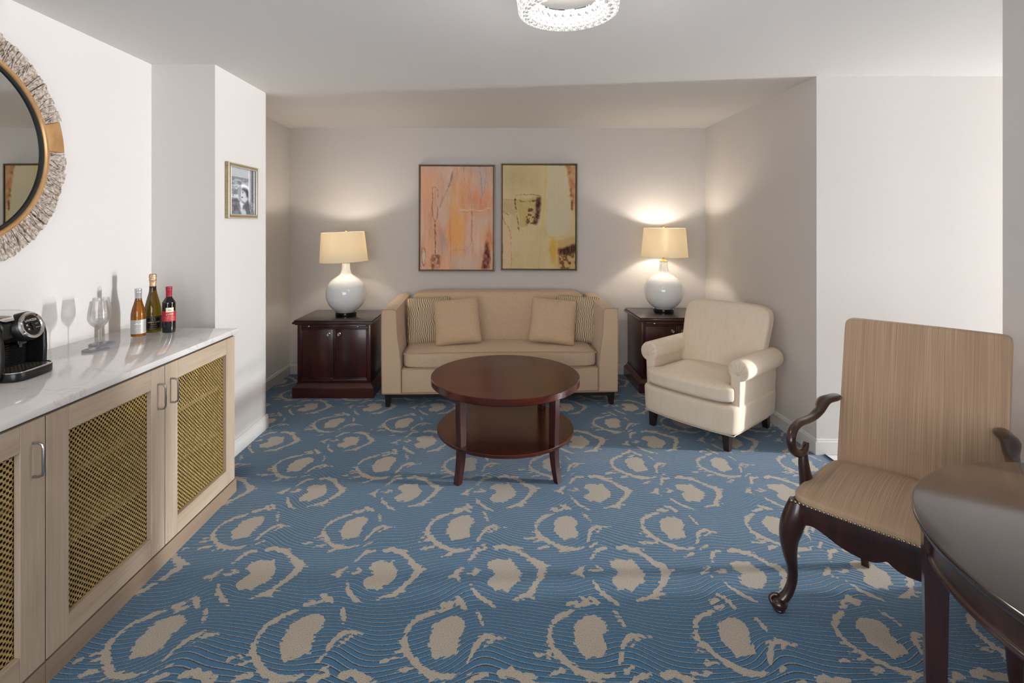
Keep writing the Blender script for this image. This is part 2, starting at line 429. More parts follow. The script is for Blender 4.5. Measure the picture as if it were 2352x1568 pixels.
# ------------------------------------------------------------------ room shell
XL, XR, YB, H = -2.085, 2.064, 5.05, 2.45
XP, YP0, YP1 = -1.703, 3.042, 3.705         # pilaster
YC0, YC1 = 2.073, 3.286                      # hall opening in the right wall
XH = 10.0; YR = -1.5
def wall(name, x0, x1, y0, y1, z0=0, z1=H):
    bm = NB(); box(bm, x0, x1, y0, y1, z0, z1); return struct(name, bm, M['wall'])
wall('wall_left', XL-.15, XL, YR, YB+.15)
wall('wall_back', XL, XR, YB, YB+.15)
wall('wall_right_far', XR, XH+.15, YC1, YB+.15)
wall('wall_right_near', XR, XH+.15, YR, YC0)
wall('wall_pilaster', XL, XP, YP0, YP1)
bm = NB(); x0, x1, z0, z1 = -1.9, .6, .65, 2.15
box(bm, XL, x0, YR-.15, YR, 0, H); box(bm, x1, XR, YR-.15, YR, 0, H); box(bm, x0, x1, YR-.15, YR, 0, z0); box(bm, x0, x1, YR-.15, YR, z1, H)
struct('wall_rear', bm, M['wall'])
bm = NB(); wy0, wy1, wz0, wz1 = 2.10, 2.46, .25, 2.3
box(bm, XH, XH+.15, YC0, wy0, 0, H); box(bm, XH, XH+.15, wy1, YC1, 0, H); box(bm, XH, XH+.15, wy0, wy1, 0, wz0); box(bm, XH, XH+.15, wy0, wy1, wz1, H)
struct('wall_hall_end', bm, M['wall'])
bm = NB(); box(bm, XL-.15, XH+.15, YR-.15, YB+.15, H, H+.12); struct('ceiling', bm, M['ceiling'])
bm = NB(); box(bm, 2.112, XH, YC0, YC1, -.02, .004); floor_hall = struct('floor_hall', bm, M['tile'])
bm = NB()
box(bm, 2.118, XH, 3.262, 3.266, .004, .0048)
for x in (2.6, 3.2, 3.8, 4.4, 5.0, 5.6, 6.2, 6.8, 7.4, 8.0, 8.6, 9.2): box(bm, x, x+.004, YC0, YC1, .004, .0048)
box(bm, 2.118, XH, 2.66, 2.664, .004, .0048)
o = obj('grout_line', bm, M['grout'], floor_hall, 0)
bm = NB(); box(bm, 2.106, 2.112, YC0, YC1, -.01, .006); obj('edge_strip', bm, M['thresh'], floor_hall, 0)
def window(name, axis, a0, a1, z0, z1, p):
    bm = NB(); t = .05
    def B(u0, u1, w0, w1, d0, d1):
        if axis == 'x': box(bm, d0, d1, u0, u1, w0, w1, .004)
        else: box(bm, u0, u1, d0, d1, w0, w1, .004)
    d0, d1 = p
    B(a0, a0+t, z0, z1, d0, d1); B(a1-t, a1, z0, z1, d0, d1); B(a0+t, a1-t, z0, z0+t, d0, d1); B(a0+t, a1-t, z1-t, z1, d0, d1)
    w = struct(name, bm, M['trim'])
    bm = NB(); m = (d0+d1)/2
    if axis == 'x': box(bm, m-.003, m+.003, a0+t, a1-t, z0+t, z1-t)
    else: box(bm, a0+t, a1-t, m-.003, m+.003, z0+t, z1-t)
    obj('window_glass', bm, M['pane'], w, 0)
window('window_1', 'x', wy0, wy1, wz0, wz1, (XH+.04, XH+.1))
window('window_added_rear', 'y', x0, x1, z0, z1, (YR-.12, YR-.06))  # added unseen window, made to hold the rear fill light
BH, BT = .1, .014
def baseb(name, axis, a0, a1, p, sgn):
    """profiled baseboard; p = wall plane, sgn = direction into room"""
    pr = [(0, 0), (BT, 0), (BT, BH-.018), (BT-.004, BH-.013), (BT-.005, BH-.004), (BT-.009, BH), (0, BH)]
    pr = [(p+sgn*a, b) for a, b in pr]
    bm = NB(); prism(bm, pr, a0, a1, 'y' if axis == 'y' else 'x'); return struct(name, bm, M['trim'])
baseb('baseboard_left_near', 'y', YR, YP0-BT, XL, 1)
baseb('baseboard_pilaster_front', 'x', XL+BT, XP+BT, YP0, -1)
baseb('baseboard_pilaster_side', 'y', YP0, YP1+BT, XP, 1)
baseb('baseboard_left_far', 'y', YP1+BT, YB-BT, XL, 1)
baseb('baseboard_back', 'x', XL, XR, YB, -1)
baseb('baseboard_right_far', 'y', YC1-BT, YB-BT, XR, -1)
baseb('baseboard_right_near', 'y', YR, YC0+BT, XR, -1)
baseb('baseboard_hall_back', 'x', XR, XH, YC1, -1)
baseb('baseboard_hall_front', 'x', XR, XH, YC0, 1)

# ------------------------------------------------------------------ patterned carpet (floor)
def unproj(x, y):
    Y = FPX*CAM_H/(y-515.0); return (x-1145.0)/FPX*Y, Y
def zc(x, y): return unproj(500+x/2.6133, 1150+y/2.6133)
PX, PY = .523, .656
AC = zc(1370, 830); BC = zc(1712, 452)
A_blob = [(1310,730),(1345,712),(1385,690),(1440,688),(1480,720),(1478,775),(1448,810),(1446,855),(1438,915),(1380,935),(1340,938),(1300,952),(1288,915),(1270,870),(1262,840),(1285,790),(1290,755)]
B_blob = [(1640,368),(1690,352),(1740,362),(1765,350),(1785,385),(1818,432),(1805,480),(1762,508),(1725,540),(1690,525),(1655,532),(1620,490),(1635,462),(1672,440),(1660,418),(1630,400)]
A_str = [
 [(1318,655,9),(1275,672,15),(1230,692,17),(1190,718,16),(1160,745,13),(1140,780,11),(1125,812,10),(1118,850,16),(1128,890,21),(1155,935,20),(1190,980,19),(1230,1015,22),(1275,1040,25),(1340,1055,22),(1400,1052,14),(1450,1030,6)],
 [(1130,895,14),(1085,905,8),(1060,912,4)], [(1150,925,12),(1090,945,8),(1050,950,4)], [(1120,850,12),(1085,845,5)],
 [(1730,822,4),(1680,818,8),(1625,806,16),(1590,822,18),(1560,850,14),(1540,885,11),(1520,930,9),(1495,975,5)], [(1655,826,12),(1630,850,8),(1600,875,5)],
 [(1352,628,16),(1398,616,16)], [(1440,580,15),(1468,612,16)], [(1556,655,5),(1572,690,11),(1584,720,10),(1590,750,4)],
 [(1062,1036,8),(1100,1020,16),(1148,1012,14)], [(845,1015,5),(1000,1000,0)],
 [(1300,1060,14),(1270,1085,5)],[(1500,1040,6),(1540,1010,10),(1575,990,4)],
 [(1620,930,4),(1680,905,0)] ]
B_str = [
 [(1700,290,18),(1740,282,16),(1780,300,18),(1825,318,14),(1860,345,13),(1892,372,19),(1930,392,26),(1945,420,22),(1925,465,18),(1900,495,14),(1868,530,14),(1850,560,20),(1805,572,14),(1750,588,6)],
 [(1780,292,12),(1840,298,5)], [(1930,392,12),(1990,408,4)], [(1860,548,10),(1905,548,4)], [(1830,570,10),(1870,582,5)],
 [(1490,395,5),(1468,412,13),(1440,438,15),(1412,442,6)], [(1450,440,14),(1466,466,4)],
 [(1512,424,5),(1545,430,10),(1582,418,12),(1560,402,8)], [(1520,485,4),(1540,530,11),(1565,560,12),(1600,588,15),(1640,618,6)],
 [(1628,292,13),(1585,300,12),(1560,328,10),(1532,362,6)], [(1148,244,5),(1180,250,10),(1228,244,8)],
 [(1425,578,10),(1455,600,15),(1470,615,13)], [(1350,625,15),(1395,612,14)],
 [(2060,330,4),(2085,325,9),(2118,308,6)] ]
def to_local(pts, c, shift=(0, 0)):
    o = []
    for p in pts:
        x, y = zc(p[0], p[1]); r = (p[2]/2.6133)*y/FPX*1.05 if len(p) > 2 else 0
        o.append((x-c[0], y-c[1], r))
    return o
A_b = to_local(A_blob, AC); B_b = to_local(B_blob, BC)
A_s = [to_local(s, AC) for s in A_str]; B_s = [to_local(s, BC) for s in B_str]
XC0, XC1, YG0 = -2.10, 2.108, 1.2
GX, GY = 562, 514
xs = np.linspace(XC0, XC1, GX); ys_f = np.linspace(YG0, YB+.02, GY)
ys = np.concatenate([np.linspace(YR, YG0-.05, 8), ys_f]); OFF = 8
X2, Y2 = np.meshgrid(xs, ys)
sdf = np.full(X2.shape, .05)
def seg_sdf(Xl, Yl, pts, closed_poly=None):
    d = np.full(Xl.shape, 1.0)
    for (x0, y0, r0), (x1, y1, r1) in zip(pts[:-1], pts[1:]):
        vx, vy = x1-x0, y1-y0; L = vx*vx+vy*vy+1e-12
        t = np.clip(((Xl-x0)*vx+(Yl-y0)*vy)/L, 0, 1)
        d = np.minimum(d, np.hypot(Xl-x0-t*vx, Yl-y0-t*vy)-(r0+(r1-r0)*t))
    return d
def poly_sdf(Xl, Yl, pts):
    d = seg_sdf(Xl, Yl, [(a, b, 0) for a, b, _ in pts+pts[:1]])
    ins = np.zeros(Xl.shape, bool)
    n = len(pts)
    for i in range(n):
        x0, y0, _ = pts[i]; x1, y1, _ = pts[(i+1) % n]
        c = ((y0 > Yl) != (y1 > Yl)) & (Xl < (x1-x0)*(Yl-y0)/((y1-y0) if abs(y1-y0) > 1e-9 else 1e-9)+x0)
        ins ^= c
    return np.where(ins, -d, d)
rs = random.Random(7)
dx = xs[1]-xs[0]; dy = ys_f[1]-ys_f[0]
centers = []
for typ, C, bl, st in (('A', AC, A_b, A_s), ('B', BC, B_b, B_s)):
    for i in range(-6, 6):
        for j in range(-2, 7):
            cx, cy = C[0]+i*PX, C[1]+j*PY
            if cx < -2.5 or cx > 2.6 or cy < .9 or cy > 5.4: continue
            centers.append((typ, cx, cy))
            i0 = max(0, int((cx-.42-XC0)/dx)); i1 = min(GX, int((cx+.42-XC0)/dx)+1)
            j0 = max(0, int((cy-.36-YG0)/dy)); j1 = min(GY, int((cy+.36-YG0)/dy)+1)
            if i0 >= i1 or j0 >= j1: continue
            sl = (slice(OFF+j0, OFF+j1), slice(i0, i1))
            a = rs.uniform(-.13, .13); sc = rs.uniform(.93, 1.07)
            if typ == 'A' and abs(i) == 0 and j == 0: a, sc = 0, 1
            dxl, dyl = X2[sl]-cx, Y2[sl]-cy
            dyl = dyl - dxl*rs.uniform(-.05, .05)
            Xl = (dxl*math.cos(a)+dyl*math.sin(a))/sc; Yl = (-dxl*math.sin(a)+dyl*math.cos(a))/sc
            d = poly_sdf(Xl, Yl, bl)
            for s in st:
                if min(p[2] for p in s) < .0001: continue
                d = np.minimum(d, seg_sdf(Xl, Yl, s))
            sdf[sl] = np.minimum(sdf[sl], d*sc)
# flow lines
w = np.zeros(X2.shape)
rs = random.Random(3)
for k in range(9):
    fx = rs.uniform(2, 9); fy = rs.uniform(-4, 4); a = rs.uniform(.009, .018)
    w += a*np.sin(fx*X2+fy*Y2+rs.uniform(0, 6.3))
for typ, cx, cy in centers:
    ddx, ddy = X2-cx, Y2-cy
    g = np.exp(-(ddx**2/(2*.13**2)+ddy**2/(2*.09**2)))
    w += -.32*ddy*g
    # lines sweep up on one side of each eye
    sx = 1 if typ == 'A' else -1
    g2 = np.exp(-((ddx-sx*.12)**2/(2*.075**2)+(ddy+.04)**2/(2*.085**2)))
    w += -.062*g2
    g3 = np.exp(-((ddx+sx*.06)**2/(2*.09**2)+(ddy-.12)**2/(2*.07**2)))
    w += .030*g3
phase = (Y2+w)/.0192
nv = X2.size; gy = len(ys)
me = bpy.data.meshes.new('floor')
me.vertices.add(nv)
co = np.stack([X2, Y2, np.zeros(X2.shape)], -1).astype(np.float32).ravel(); me.vertices.foreach_set('co', co)
idx = np.arange(nv).reshape(gy, GX)
q = np.stack([idx[:-1, :-1], idx[:-1, 1:], idx[1:, 1:], idx[1:, :-1]], -1).reshape(-1, 4)
nf = len(q); me.loops.add(nf*4); me.polygons.add(nf)
me.loops.foreach_set('vertex_index', q.ravel().astype(np.int32))
me.polygons.foreach_set('loop_start', (np.arange(nf)*4).astype(np.int32))
me.update(calc_edges=True); me.validate()
for nm, arr in (('sdf', sdf), ('phase', phase)):
    at = me.attributes.new(nm, 'FLOAT', 'POINT'); at.data.foreach_set('value', arr.astype(np.float32).ravel())
def carpet():
    m, nt, b = new_mat('patterned_carpet'); L = nt.links.new
    def mth(op, a, b_=None, c=None, clamp=False):
        n = N(nt, 'ShaderNodeMath', operation=op, use_clamp=clamp)
        for i, v in enumerate((a, b_, c)):
            if v is None: continue
            if isinstance(v, (int, float)): n.inputs[i].default_value = v
            else: L(v, n.inputs[i])
        return n.outputs[0]
    S = N(nt, 'ShaderNodeAttribute', attribute_name='sdf').outputs['Fac']
    P = N(nt, 'ShaderNodeAttribute', attribute_name='phase').outputs['Fac']
    tc = N(nt, 'ShaderNodeTexCoord'); sp = N(nt, 'ShaderNodeSeparateXYZ'); L(tc.outputs['Object'], sp.inputs[0])
    # jagged edges that follow the yarn rows
    row = mth('MULTIPLY', mth('FLOOR', mth('MULTIPLY', P, 2.0)), 3.37)
    cb = N(nt, 'ShaderNodeCombineXYZ'); L(mth('MULTIPLY', sp.outputs[0], 34), cb.inputs[0]); L(row, cb.inputs[1])
    nj = N(nt, 'ShaderNodeTexNoise', i_Scale=1.0, i_Detail=1.0); L(cb.outputs[0], nj.inputs['Vector'])
    nf_ = N(nt, 'ShaderNodeTexNoise', i_Scale=260.0, i_Detail=1.0); L(tc.outputs['Object'], nf_.inputs['Vector'])
    s2 = mth('ADD', S, mth('MULTIPLY', mth('SUBTRACT', nj.outputs[0], .52), .036))
    s2 = mth('ADD', s2, mth('MULTIPLY', mth('SUBTRACT', nf_.outputs[0], .5), .004))
    beige = mth('SUBTRACT', .5, mth('MULTIPLY', s2, 900.0), clamp=True)
    # pin lines
    nl = N(nt, 'ShaderNodeTexNoise', i_Scale=230.0, i_Detail=1.0); L(tc.outputs['Object'], nl.inputs['Vector'])
    fr = mth('FRACT', mth('ADD', P, mth('MULTIPLY', mth('SUBTRACT', nl.outputs[0], .5), .22)))
    line = mth('MULTIPLY', mth('LESS_THAN', fr, .125), 1.0)
    dark = mth('MULTIPLY', mth('GREATER_THAN', fr, .86), 1.0)
    # colour
    ng = N(nt, 'ShaderNodeTexNoise', i_Scale=420.0, i_Detail=2.0); L(tc.outputs['Object'], ng.inputs['Vector'])
    def ramp(c0, c1, p0=.3, p1=.7):
        r = N(nt, 'ShaderNodeValToRGB'); r.color_ramp.elements[0].position = p0; r.color_ramp.elements[1].position = p1
        r.color_ramp.elements[0].color = (*lin(c0), 1); r.color_ramp.elements[1].color = (*lin(c1), 1); L(ng.outputs[0], r.inputs[0]); return r.outputs[0]
    blue = ramp((32, 78, 110), (78, 130, 166)); bg = ramp((124, 113, 99), (212, 201, 184))
    dk = N(nt, 'ShaderNodeRGB'); dk.outputs[0].default_value = (*lin((20, 36, 52)), 1)
    pin = ramp((136, 134, 124), (206, 196, 176))
    def mix(f, a, b_):
        n = N(nt, 'ShaderNodeMix', data_type='RGBA'); L(f, n.inputs[0]); L(a, n.inputs[6]); L(b_, n.inputs[7]); return n.outputs[2]
    c = mix(mth('MULTIPLY', dark, .95), blue, dk.outputs[0]); c = mix(mth('MULTIPLY', line, .70), c, pin); c = mix(beige, c, bg)
    L(c, b.inputs['Base Color']); b.inputs['Roughness'].default_value = .95; b.inputs['Specular IOR Level'].default_value = .1
    b.inputs['Sheen Weight'].default_value = .3
    # relief: blue rows stand proud of the pin lines
    rib = mth('MULTIPLY', mth('SINE', mth('MULTIPLY', mth('FRACT', mth('ADD', P, -.07)), PI)), mth('SUBTRACT', 1.0, beige))
    h = mth('ADD', mth('MULTIPLY', rib, 1.0), mth('MULTIPLY', ng.outputs[0], .5))
    bp = N(nt, 'ShaderNodeBump', i_Strength=.55, i_Distance=.004); L(h, bp.inputs['Height']); L(bp.outputs[0], b.inputs['Normal'])
    return m
me.materials.append(carpet())
fl = bpy.data.objects.new('floor', me); COL.objects.link(fl); fl['kind'] = 'structure'

# ------------------------------------------------------------------ sideboard cabinets + worktop
XF = -1.463
def door_parts(parent, y0, y1, z0, z1, handle_right):
    st, rl = .086, .082; xb = XF-.02
    d = NB()
    box(d, xb, XF, y0, y0+st, z0, z1, .0012, 1, 0); box(d, xb, XF, y1-st, y1, z0, z1, .0012, 1, 0)
    box(d, xb, XF, y0+st+.0004, y1-st-.0004, z1-rl, z1, .0012, 1, 1); box(d, xb, XF, y0+st+.0004, y1-st-.0004, z0, z0+rl, .0012, 1, 1)
    door = obj('door', d, [M['oak_v'], M['oak_h']], parent, 0)
    # pierced brass lattice behind the frame: diagonal strips with square plates on the crossings
    iy0, iy1, iz0, iz1 = y0+st-.004, y1-st+.004, z0+rl-.004, z1-rl+.004
    g = NB(); p = .0135; wv = .0032; nd = .0082; xs0, xs1 = xb-.0016, xb-.0004
    r2 = math.sqrt(.5)
    def clipline(a, b):
        # liang-barsky in (y,z)
        (ya, za), (yb, zb) = a, b; t0, t1 = 0, 1; dy_, dz_ = yb-ya, zb-za
        for pp, qq in ((-dy_, ya-iy0), (dy_, iy1-ya), (-dz_, za-iz0), (dz_, iz1-za)):
            if abs(pp) < 1e-12:
                if qq < 0: return None
                continue
            r = qq/pp
            if pp < 0: t0 = max(t0, r)
            else: t1 = min(t1, r)
        if t0 >= t1: return None
        return (ya+dy_*t0, za+dz_*t0), (ya+dy_*t1, za+dz_*t1)
    cyy, czz = (iy0+iy1)/2, (iz0+iz1)/2; K = int((iy1-iy0+iz1-iz0)/p)+2
    for sg in (1, -1):
        for k in range(-K, K+1):
            off = k*p
            # line: u = (y + sg*z)*r2 = off ; direction
            oy, oz = cyy+off*r2, czz+sg*off*r2
            c = clipline((oy-2*r2, oz+sg*2*r2), (oy+2*r2, oz-sg*2*r2))
            if not c: continue
            (ya, za), (yb, zb) = c; ny, nz = r2*wv/2, sg*r2*wv/2
            v = [g.verts.new((xs1, ya+ny, za+nz)), g.verts.new((xs1, yb+ny, zb+nz)), g.verts.new((xs1, yb-ny, zb-nz)), g.verts.new((xs1, ya-ny, za-nz))]
            g.faces.new(v)
    for i in range(-K, K+1):
        for j in range(-K, K+1):
            y = cyy+(i+j)*p*r2; z = czz+(i-j)*p*r2
            if not (iy0+.004 < y < iy1-.004 and iz0+.004 < z < iz1-.004): continue
            h = nd*r2
            v = [g.verts.new((xs1+.0004, y-h, z)), g.verts.new((xs1+.0004, y, z-h)), g.verts.new((xs1+.0004, y+h, z)), g.verts.new((xs1+.0004, y, z+h))]
            g.faces.new(v)
    ex = bmesh.ops.extrude_face_region(g, geom=list(g.faces))
    bmesh.ops.translate(g, vec=(-.0012, 0, 0), verts=[e for e in ex['geom'] if isinstance(e, bmesh.types.BMVert)])
    obj('brass_grille', g, M['lattice'], door, 0)
    hb = NB(); yh = (y1-.044) if handle_right else (y0+.036)
    pts = [(XF-.002, yh, .697), (XF+.020, yh, .697), (XF+.030, yh, .702), (XF+.033, yh, .712), (XF+.033, yh, .788), (XF+.030, yh, .798), (XF+.020, yh, .803), (XF-.002, yh, .803)]
    tube(hb, pts, .0042, 10, up=(0, 1, 0)); obj('handle', hb, M['oldchrome'], door)
    return door
def unit(y0, y1, doors, label, end_panel=False):
    t = thing('cabinet', label, 'cabinet', ((XF-.3), (y0+y1)/2, 0), 0)
    # children are built in world coordinates: shift back
    def fix(o): o.location = (-(XF-.3), -(y0+y1)/2, 0)
    b = NB(); xb = XL+.004
    ya, yb = y0+.001, y1-(.0 if end_panel else .001)
    box(b, xb, XF-.021, ya, ya+.018, .078, .882); box(b, xb, XF-(.0 if end_panel else .021), yb-.018, yb, .0 if end_panel else .078, .882)
    box(b, xb, xb+.01, ya+.018, yb-.018, .078, .882); box(b, xb, XF-.021, ya+.018, yb-.018, .078, .096); box(b, xb, XF-.021, ya+.018, yb-.018, .864, .882)
    for f in b.faces:
        c_ = f.calc_center_median(); f.material_index = 0 if (end_panel and c_.y > yb-.0185) else 1
    fix(obj('body', b, [M['oak_v'], M['inside_shade']], t, 0))
    b = NB()
    for z in (.36, .60): box(b, xb+.012, XF-.05, ya+.02, yb-.02, z, z+.018)
    fix(obj('shelf', b, M['oak_p'], t, 0))
    b = NB(); box(b, XF-.03, XF-.001, y0, yb-(.019 if end_panel else 0), 0, .074); fix(obj('plinth', b, M['oak_p'], t, 0))
    for (a, c, hr) in doors: fix(door_parts(t, a, c, .082, .872, hr))
    return t
unit(1.6375, 2.830, [(1.639, 2.2195, True), (2.2235, 2.808, False)], 'wide double door cabinet with brass grilles, at the far end of the marble counter')
unit(1.04, 1.6365, [(1.043, 1.6345, True)], 'single door brass grille cabinet cut by the lower left edge, below the coffee machine')
b = NB(); box(b, XL+.0005, -1.455, 1.03, 2.8315, .883, .91, .0025, 2)
tag(obj('countertop', b, M['quartz']), 'white veined quartz countertop running over the oak cabinets', 'countertop')
CT = .9102
b = NB(); prism(b, [(-1.72, .64), (-1.56, .64), (-1.56, .76), (-1.58, .80), (-1.70, .80), (-1.72, .76)], 2.315, 2.405, 'y', .008)
for v in b.verts: v.co.z += -.021
tag(obj('snack_packet', b, M['packet']), 'yellow and orange packet on the cabinet shelf behind the brass grille', 'packet')

# ------------------------------------------------------------------ coffee machine
t = thing('coffee_machine', 'black capsule coffee machine with round chrome control ring on the counter', 'coffee machine', (-1.937, 1.925, CT), math.radians(5)); t.scale = (1, 1, .93)
for s in (-1, 1):
    b = NB()
    o_ = [(-.135, .002), (.115, .002), (.128, .03), (.130, .10), (.128, .16), (.118, .205), (.095, .232), (.06, .244), (-.11, .250), (-.132, .235), (-.138, .15)]
    y0 = .088 if s > 0 else -.106
    prism(b, o_, y0, y0+.018, 'y', .005, 0, 3)
    obj('side_panel', b, M['blackp'], t)
b = NB(); box(b, -.13, .062, -.087, .087, .002, .16, .006); 
for k in range(13): tube(b, [(.0635, -.084, .042+k*.0088), (.0635, .084, .042+k*.0088)], .0032, 6)
obj('back_column', b, M['steelrib'], t)
b = NB(); prism(b, rprism(.02, -.13, .118, .158, .236), -.086, .086, 'y', .006, 0, 2)
# rounded drum head behind the control ring
R = Matrix.Translation((.098, .012, .196)) @ Matrix.Rotation(math.radians(76), 4, 'Y')
n0 = len(b.verts); b.verts.ensure_lookup_table(); old = set(b.verts)
lathe(b, [(0, -.03), (.060, -.03), (.060, .035), (.056, .042), (0, .042)], 40)
bmesh.ops.transform(b, matrix=R, verts=[v for v in b.verts if v not in old])
obj('brew_head', b, M['blackp'], t)
def disc_part(prof, m, name, par, seg=44):
    b = NB(); lathe(b, prof, seg); bmesh.ops.transform(b, matrix=R, verts=b.verts); return obj(name, b, m, par)
ring = disc_part([(.040, .044), (.043, .050), (.049, .052), (.054, .049), (.056, .040), (.050, .040), (.040, .040)], M['chrome'], 'chrome_ring', t)
panel = disc_part([(0, .046), (.0405, .046), (.0405, .042), (0, .042)], M['blackp'], 'control_panel', t)
# text is laid on the tilted disc: local u (across), v (up)
def onpanel(h):
    def f(x, y): p = R @ Vector((-y, x, h)); return p
    return f
def shifted(cx, cy, h):
    f = onpanel(h); return lambda x, y: f(x+cx, y+cy)
b = NB(); add_text(b, 'LAVAZZA', .0125, shifted(0, .021, .0466), bold=True)
add_text(b, 'LONG', .0052, shifted(.022, .003, .0466)); add_text(b, 'ESPRESSO', .0045, shifted(.0235, -.013, .0466))
for cx, cy in ((-.022, .003), (-.018, -.014)):
    f = shifted(cx, cy, .0466)
    b.faces.new([b.verts.new(f(x, y)) for x, y in ((-.004, .003), (-.0025, -.002), (.0025, -.002), (.004, .003))])
    b.faces.new([b.verts.new(f(x, y)) for x, y in ((-.006, -.0045), (.006, -.0045), (.006, -.0038), (-.006, -.0038))])
obj('lettering', b, M['white'], panel, 0)
for cx, cy in ((0, .003), (.003, -.014)):
    b = NB(); lathe(b, [(.0075, .046), (.0075, .0495), (.006, .0505), (.002, .050), (0, .050)], 20)
    for v in b.verts: v.co.x += -cy; v.co.y += cx
    bmesh.ops.transform(b, matrix=R, verts=b.verts); obj('button', b, M['blackg'], panel)
b = NB(); prism(b, rprism(.008, .076, .122, -.02, .02), .132, .160, 'z', .003)
lathe(b, [(.007, 0), (.009, .02)], 14, (.102, .008, .118), cap=True); obj('spout', b, M['blackg'], t)
b = NB()
lid = smooth_path([(-.135, .256), (-.05, .262), (.04, .262), (.095, .252), (.118, .238), (.108, .238), (.04, .247), (-.135, .247)], 3)
prism(b, lid, -.075, .075, 'y', .002); obj('lid', b, [M['chrome']], t)
def tray_outline(sc=1.0, k=14):
    o = [(.05, -.092*sc)]
    for i in range(k+1):
        a = -PI/2+PI*i/k; ca, sa = math.cos(a), math.sin(a)
        o.append((.118+.062*sc*abs(ca)**.5, .092*sc*(abs(sa)**.6)*(1 if sa > 0 else -1)))
    o.append((.05, .092*sc)); return o
b = NB(); prism(b, tray_outline(), .001, .034, 'z', .003); tr = obj('drip_tray', b, M['blackp'], t)
b = NB(); tube(b, [(x, y, .0365) for x, y in tray_outline(.99)[1:-1]], (.0028, .0030), 8); obj('chrome_rim', b, M['chrome'], tr)
b = NB(); prism(b, tray_outline(.9), .034, .0362, 'z')
for i in range(6):
    for j in range(9): box(b, .07+i*.014, .076+i*.014, -.066+j*.0165, -.056+j*.0165, .0360, .0368)
obj('drip_grid', b, M['oldchrome'], tr, 0)

# ------------------------------------------------------------------ wine glasses, coasters, bottles
def coaster(x, y, label):
    b = NB(); lathe(b, [(0, 0), (.052, 0), (.0525, .0015), (.051, .003), (0, .003)], 44)
    return tag(obj('coaster', b, M['coaster'], None, 30, (x, y, CT)), label, 'coaster', 'coasters under the wine glasses')
def wglass():
    t = thing('wine_glass', 'x', 'wine glass', (0, 0, 0), 0, 'wine glasses')
    b = NB(); pr = [(.0045, .090), (.010, .095), (.023, .106), (.034, .119), (.0410, .134), (.0424, .146), (.0405, .170), (.0365, .196), (.0325, .222)]
    pr = smooth_path(pr, 3)
    ins = [(max(r-.0009, .0), z+.0012*(1-(z-.09)/.14)) for r, z in pr][::-1]
    lathe(b, [(0, .088)]+pr+ins[:-1]+[(0, .0935)], 44); bowl = obj('bowl', b, M['clear'], t, 60)
    b = NB(); lathe(b, smooth_path([(.0085, .003), (.0045, .010), (.0036, .03), (.0036, .07), (.0045, .089)], 3), 16, cap=True); obj('stem', b, M['clear'], t, 60)
    b = NB(); lathe(b, [(0, 0), (.0355, 0), (.036, .0012), (.030, .0022), (.010, .0045), (0, .0045)], 44); obj('foot', b, M['clear'], t, 30)
    return t
ca = coaster(-1.862, 2.342, 'grey round coaster under the nearer wine glass')
cb = ca.copy(); COL.objects.link(cb); cb.location = (-1.922, 2.455, CT); cb['label'] = 'grey round coaster under the farther wine glass by the wall'
ga = wglass(); ga.location = (-1.856, 2.350, CT+.0032); ga['label'] = 'clear stemmed wine glass nearer the counter edge'
gb = dup_tree(ga, (-1.925, 2.452, CT+.0032), 0, 'clear stemmed wine glass standing farther back, closer to the wall')

def bottle(name, label, loc, prof, r_body, m_glass, parts, fill=None):
    t = thing(name, label, 'wine bottle', loc, 0)
    b = NB(); lathe(b, [(0, .004), (r_body*.75, 0)] + [(r_, max(.0005, z_)) for r_, z_ in smooth_path(prof, 4)] + [(0, prof[-1][1])], 44); obj('glass_body', b, m_glass, t, 40)
    return t
def label_patch(t, r, z0, z1, a0, a1, m, name='bottle_label', dr=.0004):
    b = NB(); k = 24; A = []; B = []
    for i in range(k+1):
        a = a0+(a1-a0)*i/k; A.append(b.verts.new(((r+dr)*math.cos(a), (r+dr)*math.sin(a), z0))); B.append(b.verts.new(((r+dr)*math.cos(a), (r+dr)*math.sin(a), z1)))
    for i in range(k): b.faces.new((A[i], A[i+1], B[i+1], B[i]))
    ex = bmesh.ops.extrude_face_region(b, geom=list(b.faces)); vv = [e for e in ex['geom'] if isinstance(e, bmesh.types.BMVert)]
    for v in vv:
        l = math.hypot(v.co.x, v.co.y); v.co.x *= (l-.0003)/l; v.co.y *= (l-.0003)/l
    bmesh.ops.recalc_face_normals(b, faces=b.faces)
    return obj(name, b, m, t, 40)
def wrap(r, ac, zc_, dr=.0008):
    return lambda x, y: ((r+dr)*math.cos(ac+x/(r+dr)), (r+dr)*math.sin(ac+x/(r+dr)), zc_+y)
def rectw(b, r, ac, x0, x1, z0, z1, dr=.0008, k=8):
    f = wrap(r, ac, 0, dr)
    A = [b.verts.new(f(x0+(x1-x0)*i/k, z0)) for i in range(k+1)]; B = [b.verts.new(f(x0+(x1-x0)*i/k, z1)) for i in range(k+1)]
    for i in range(k): b.faces.new((A[i], A[i+1], B[i+1], B[i]))
FA = math.radians(-50)      # label fronts face the camera and room
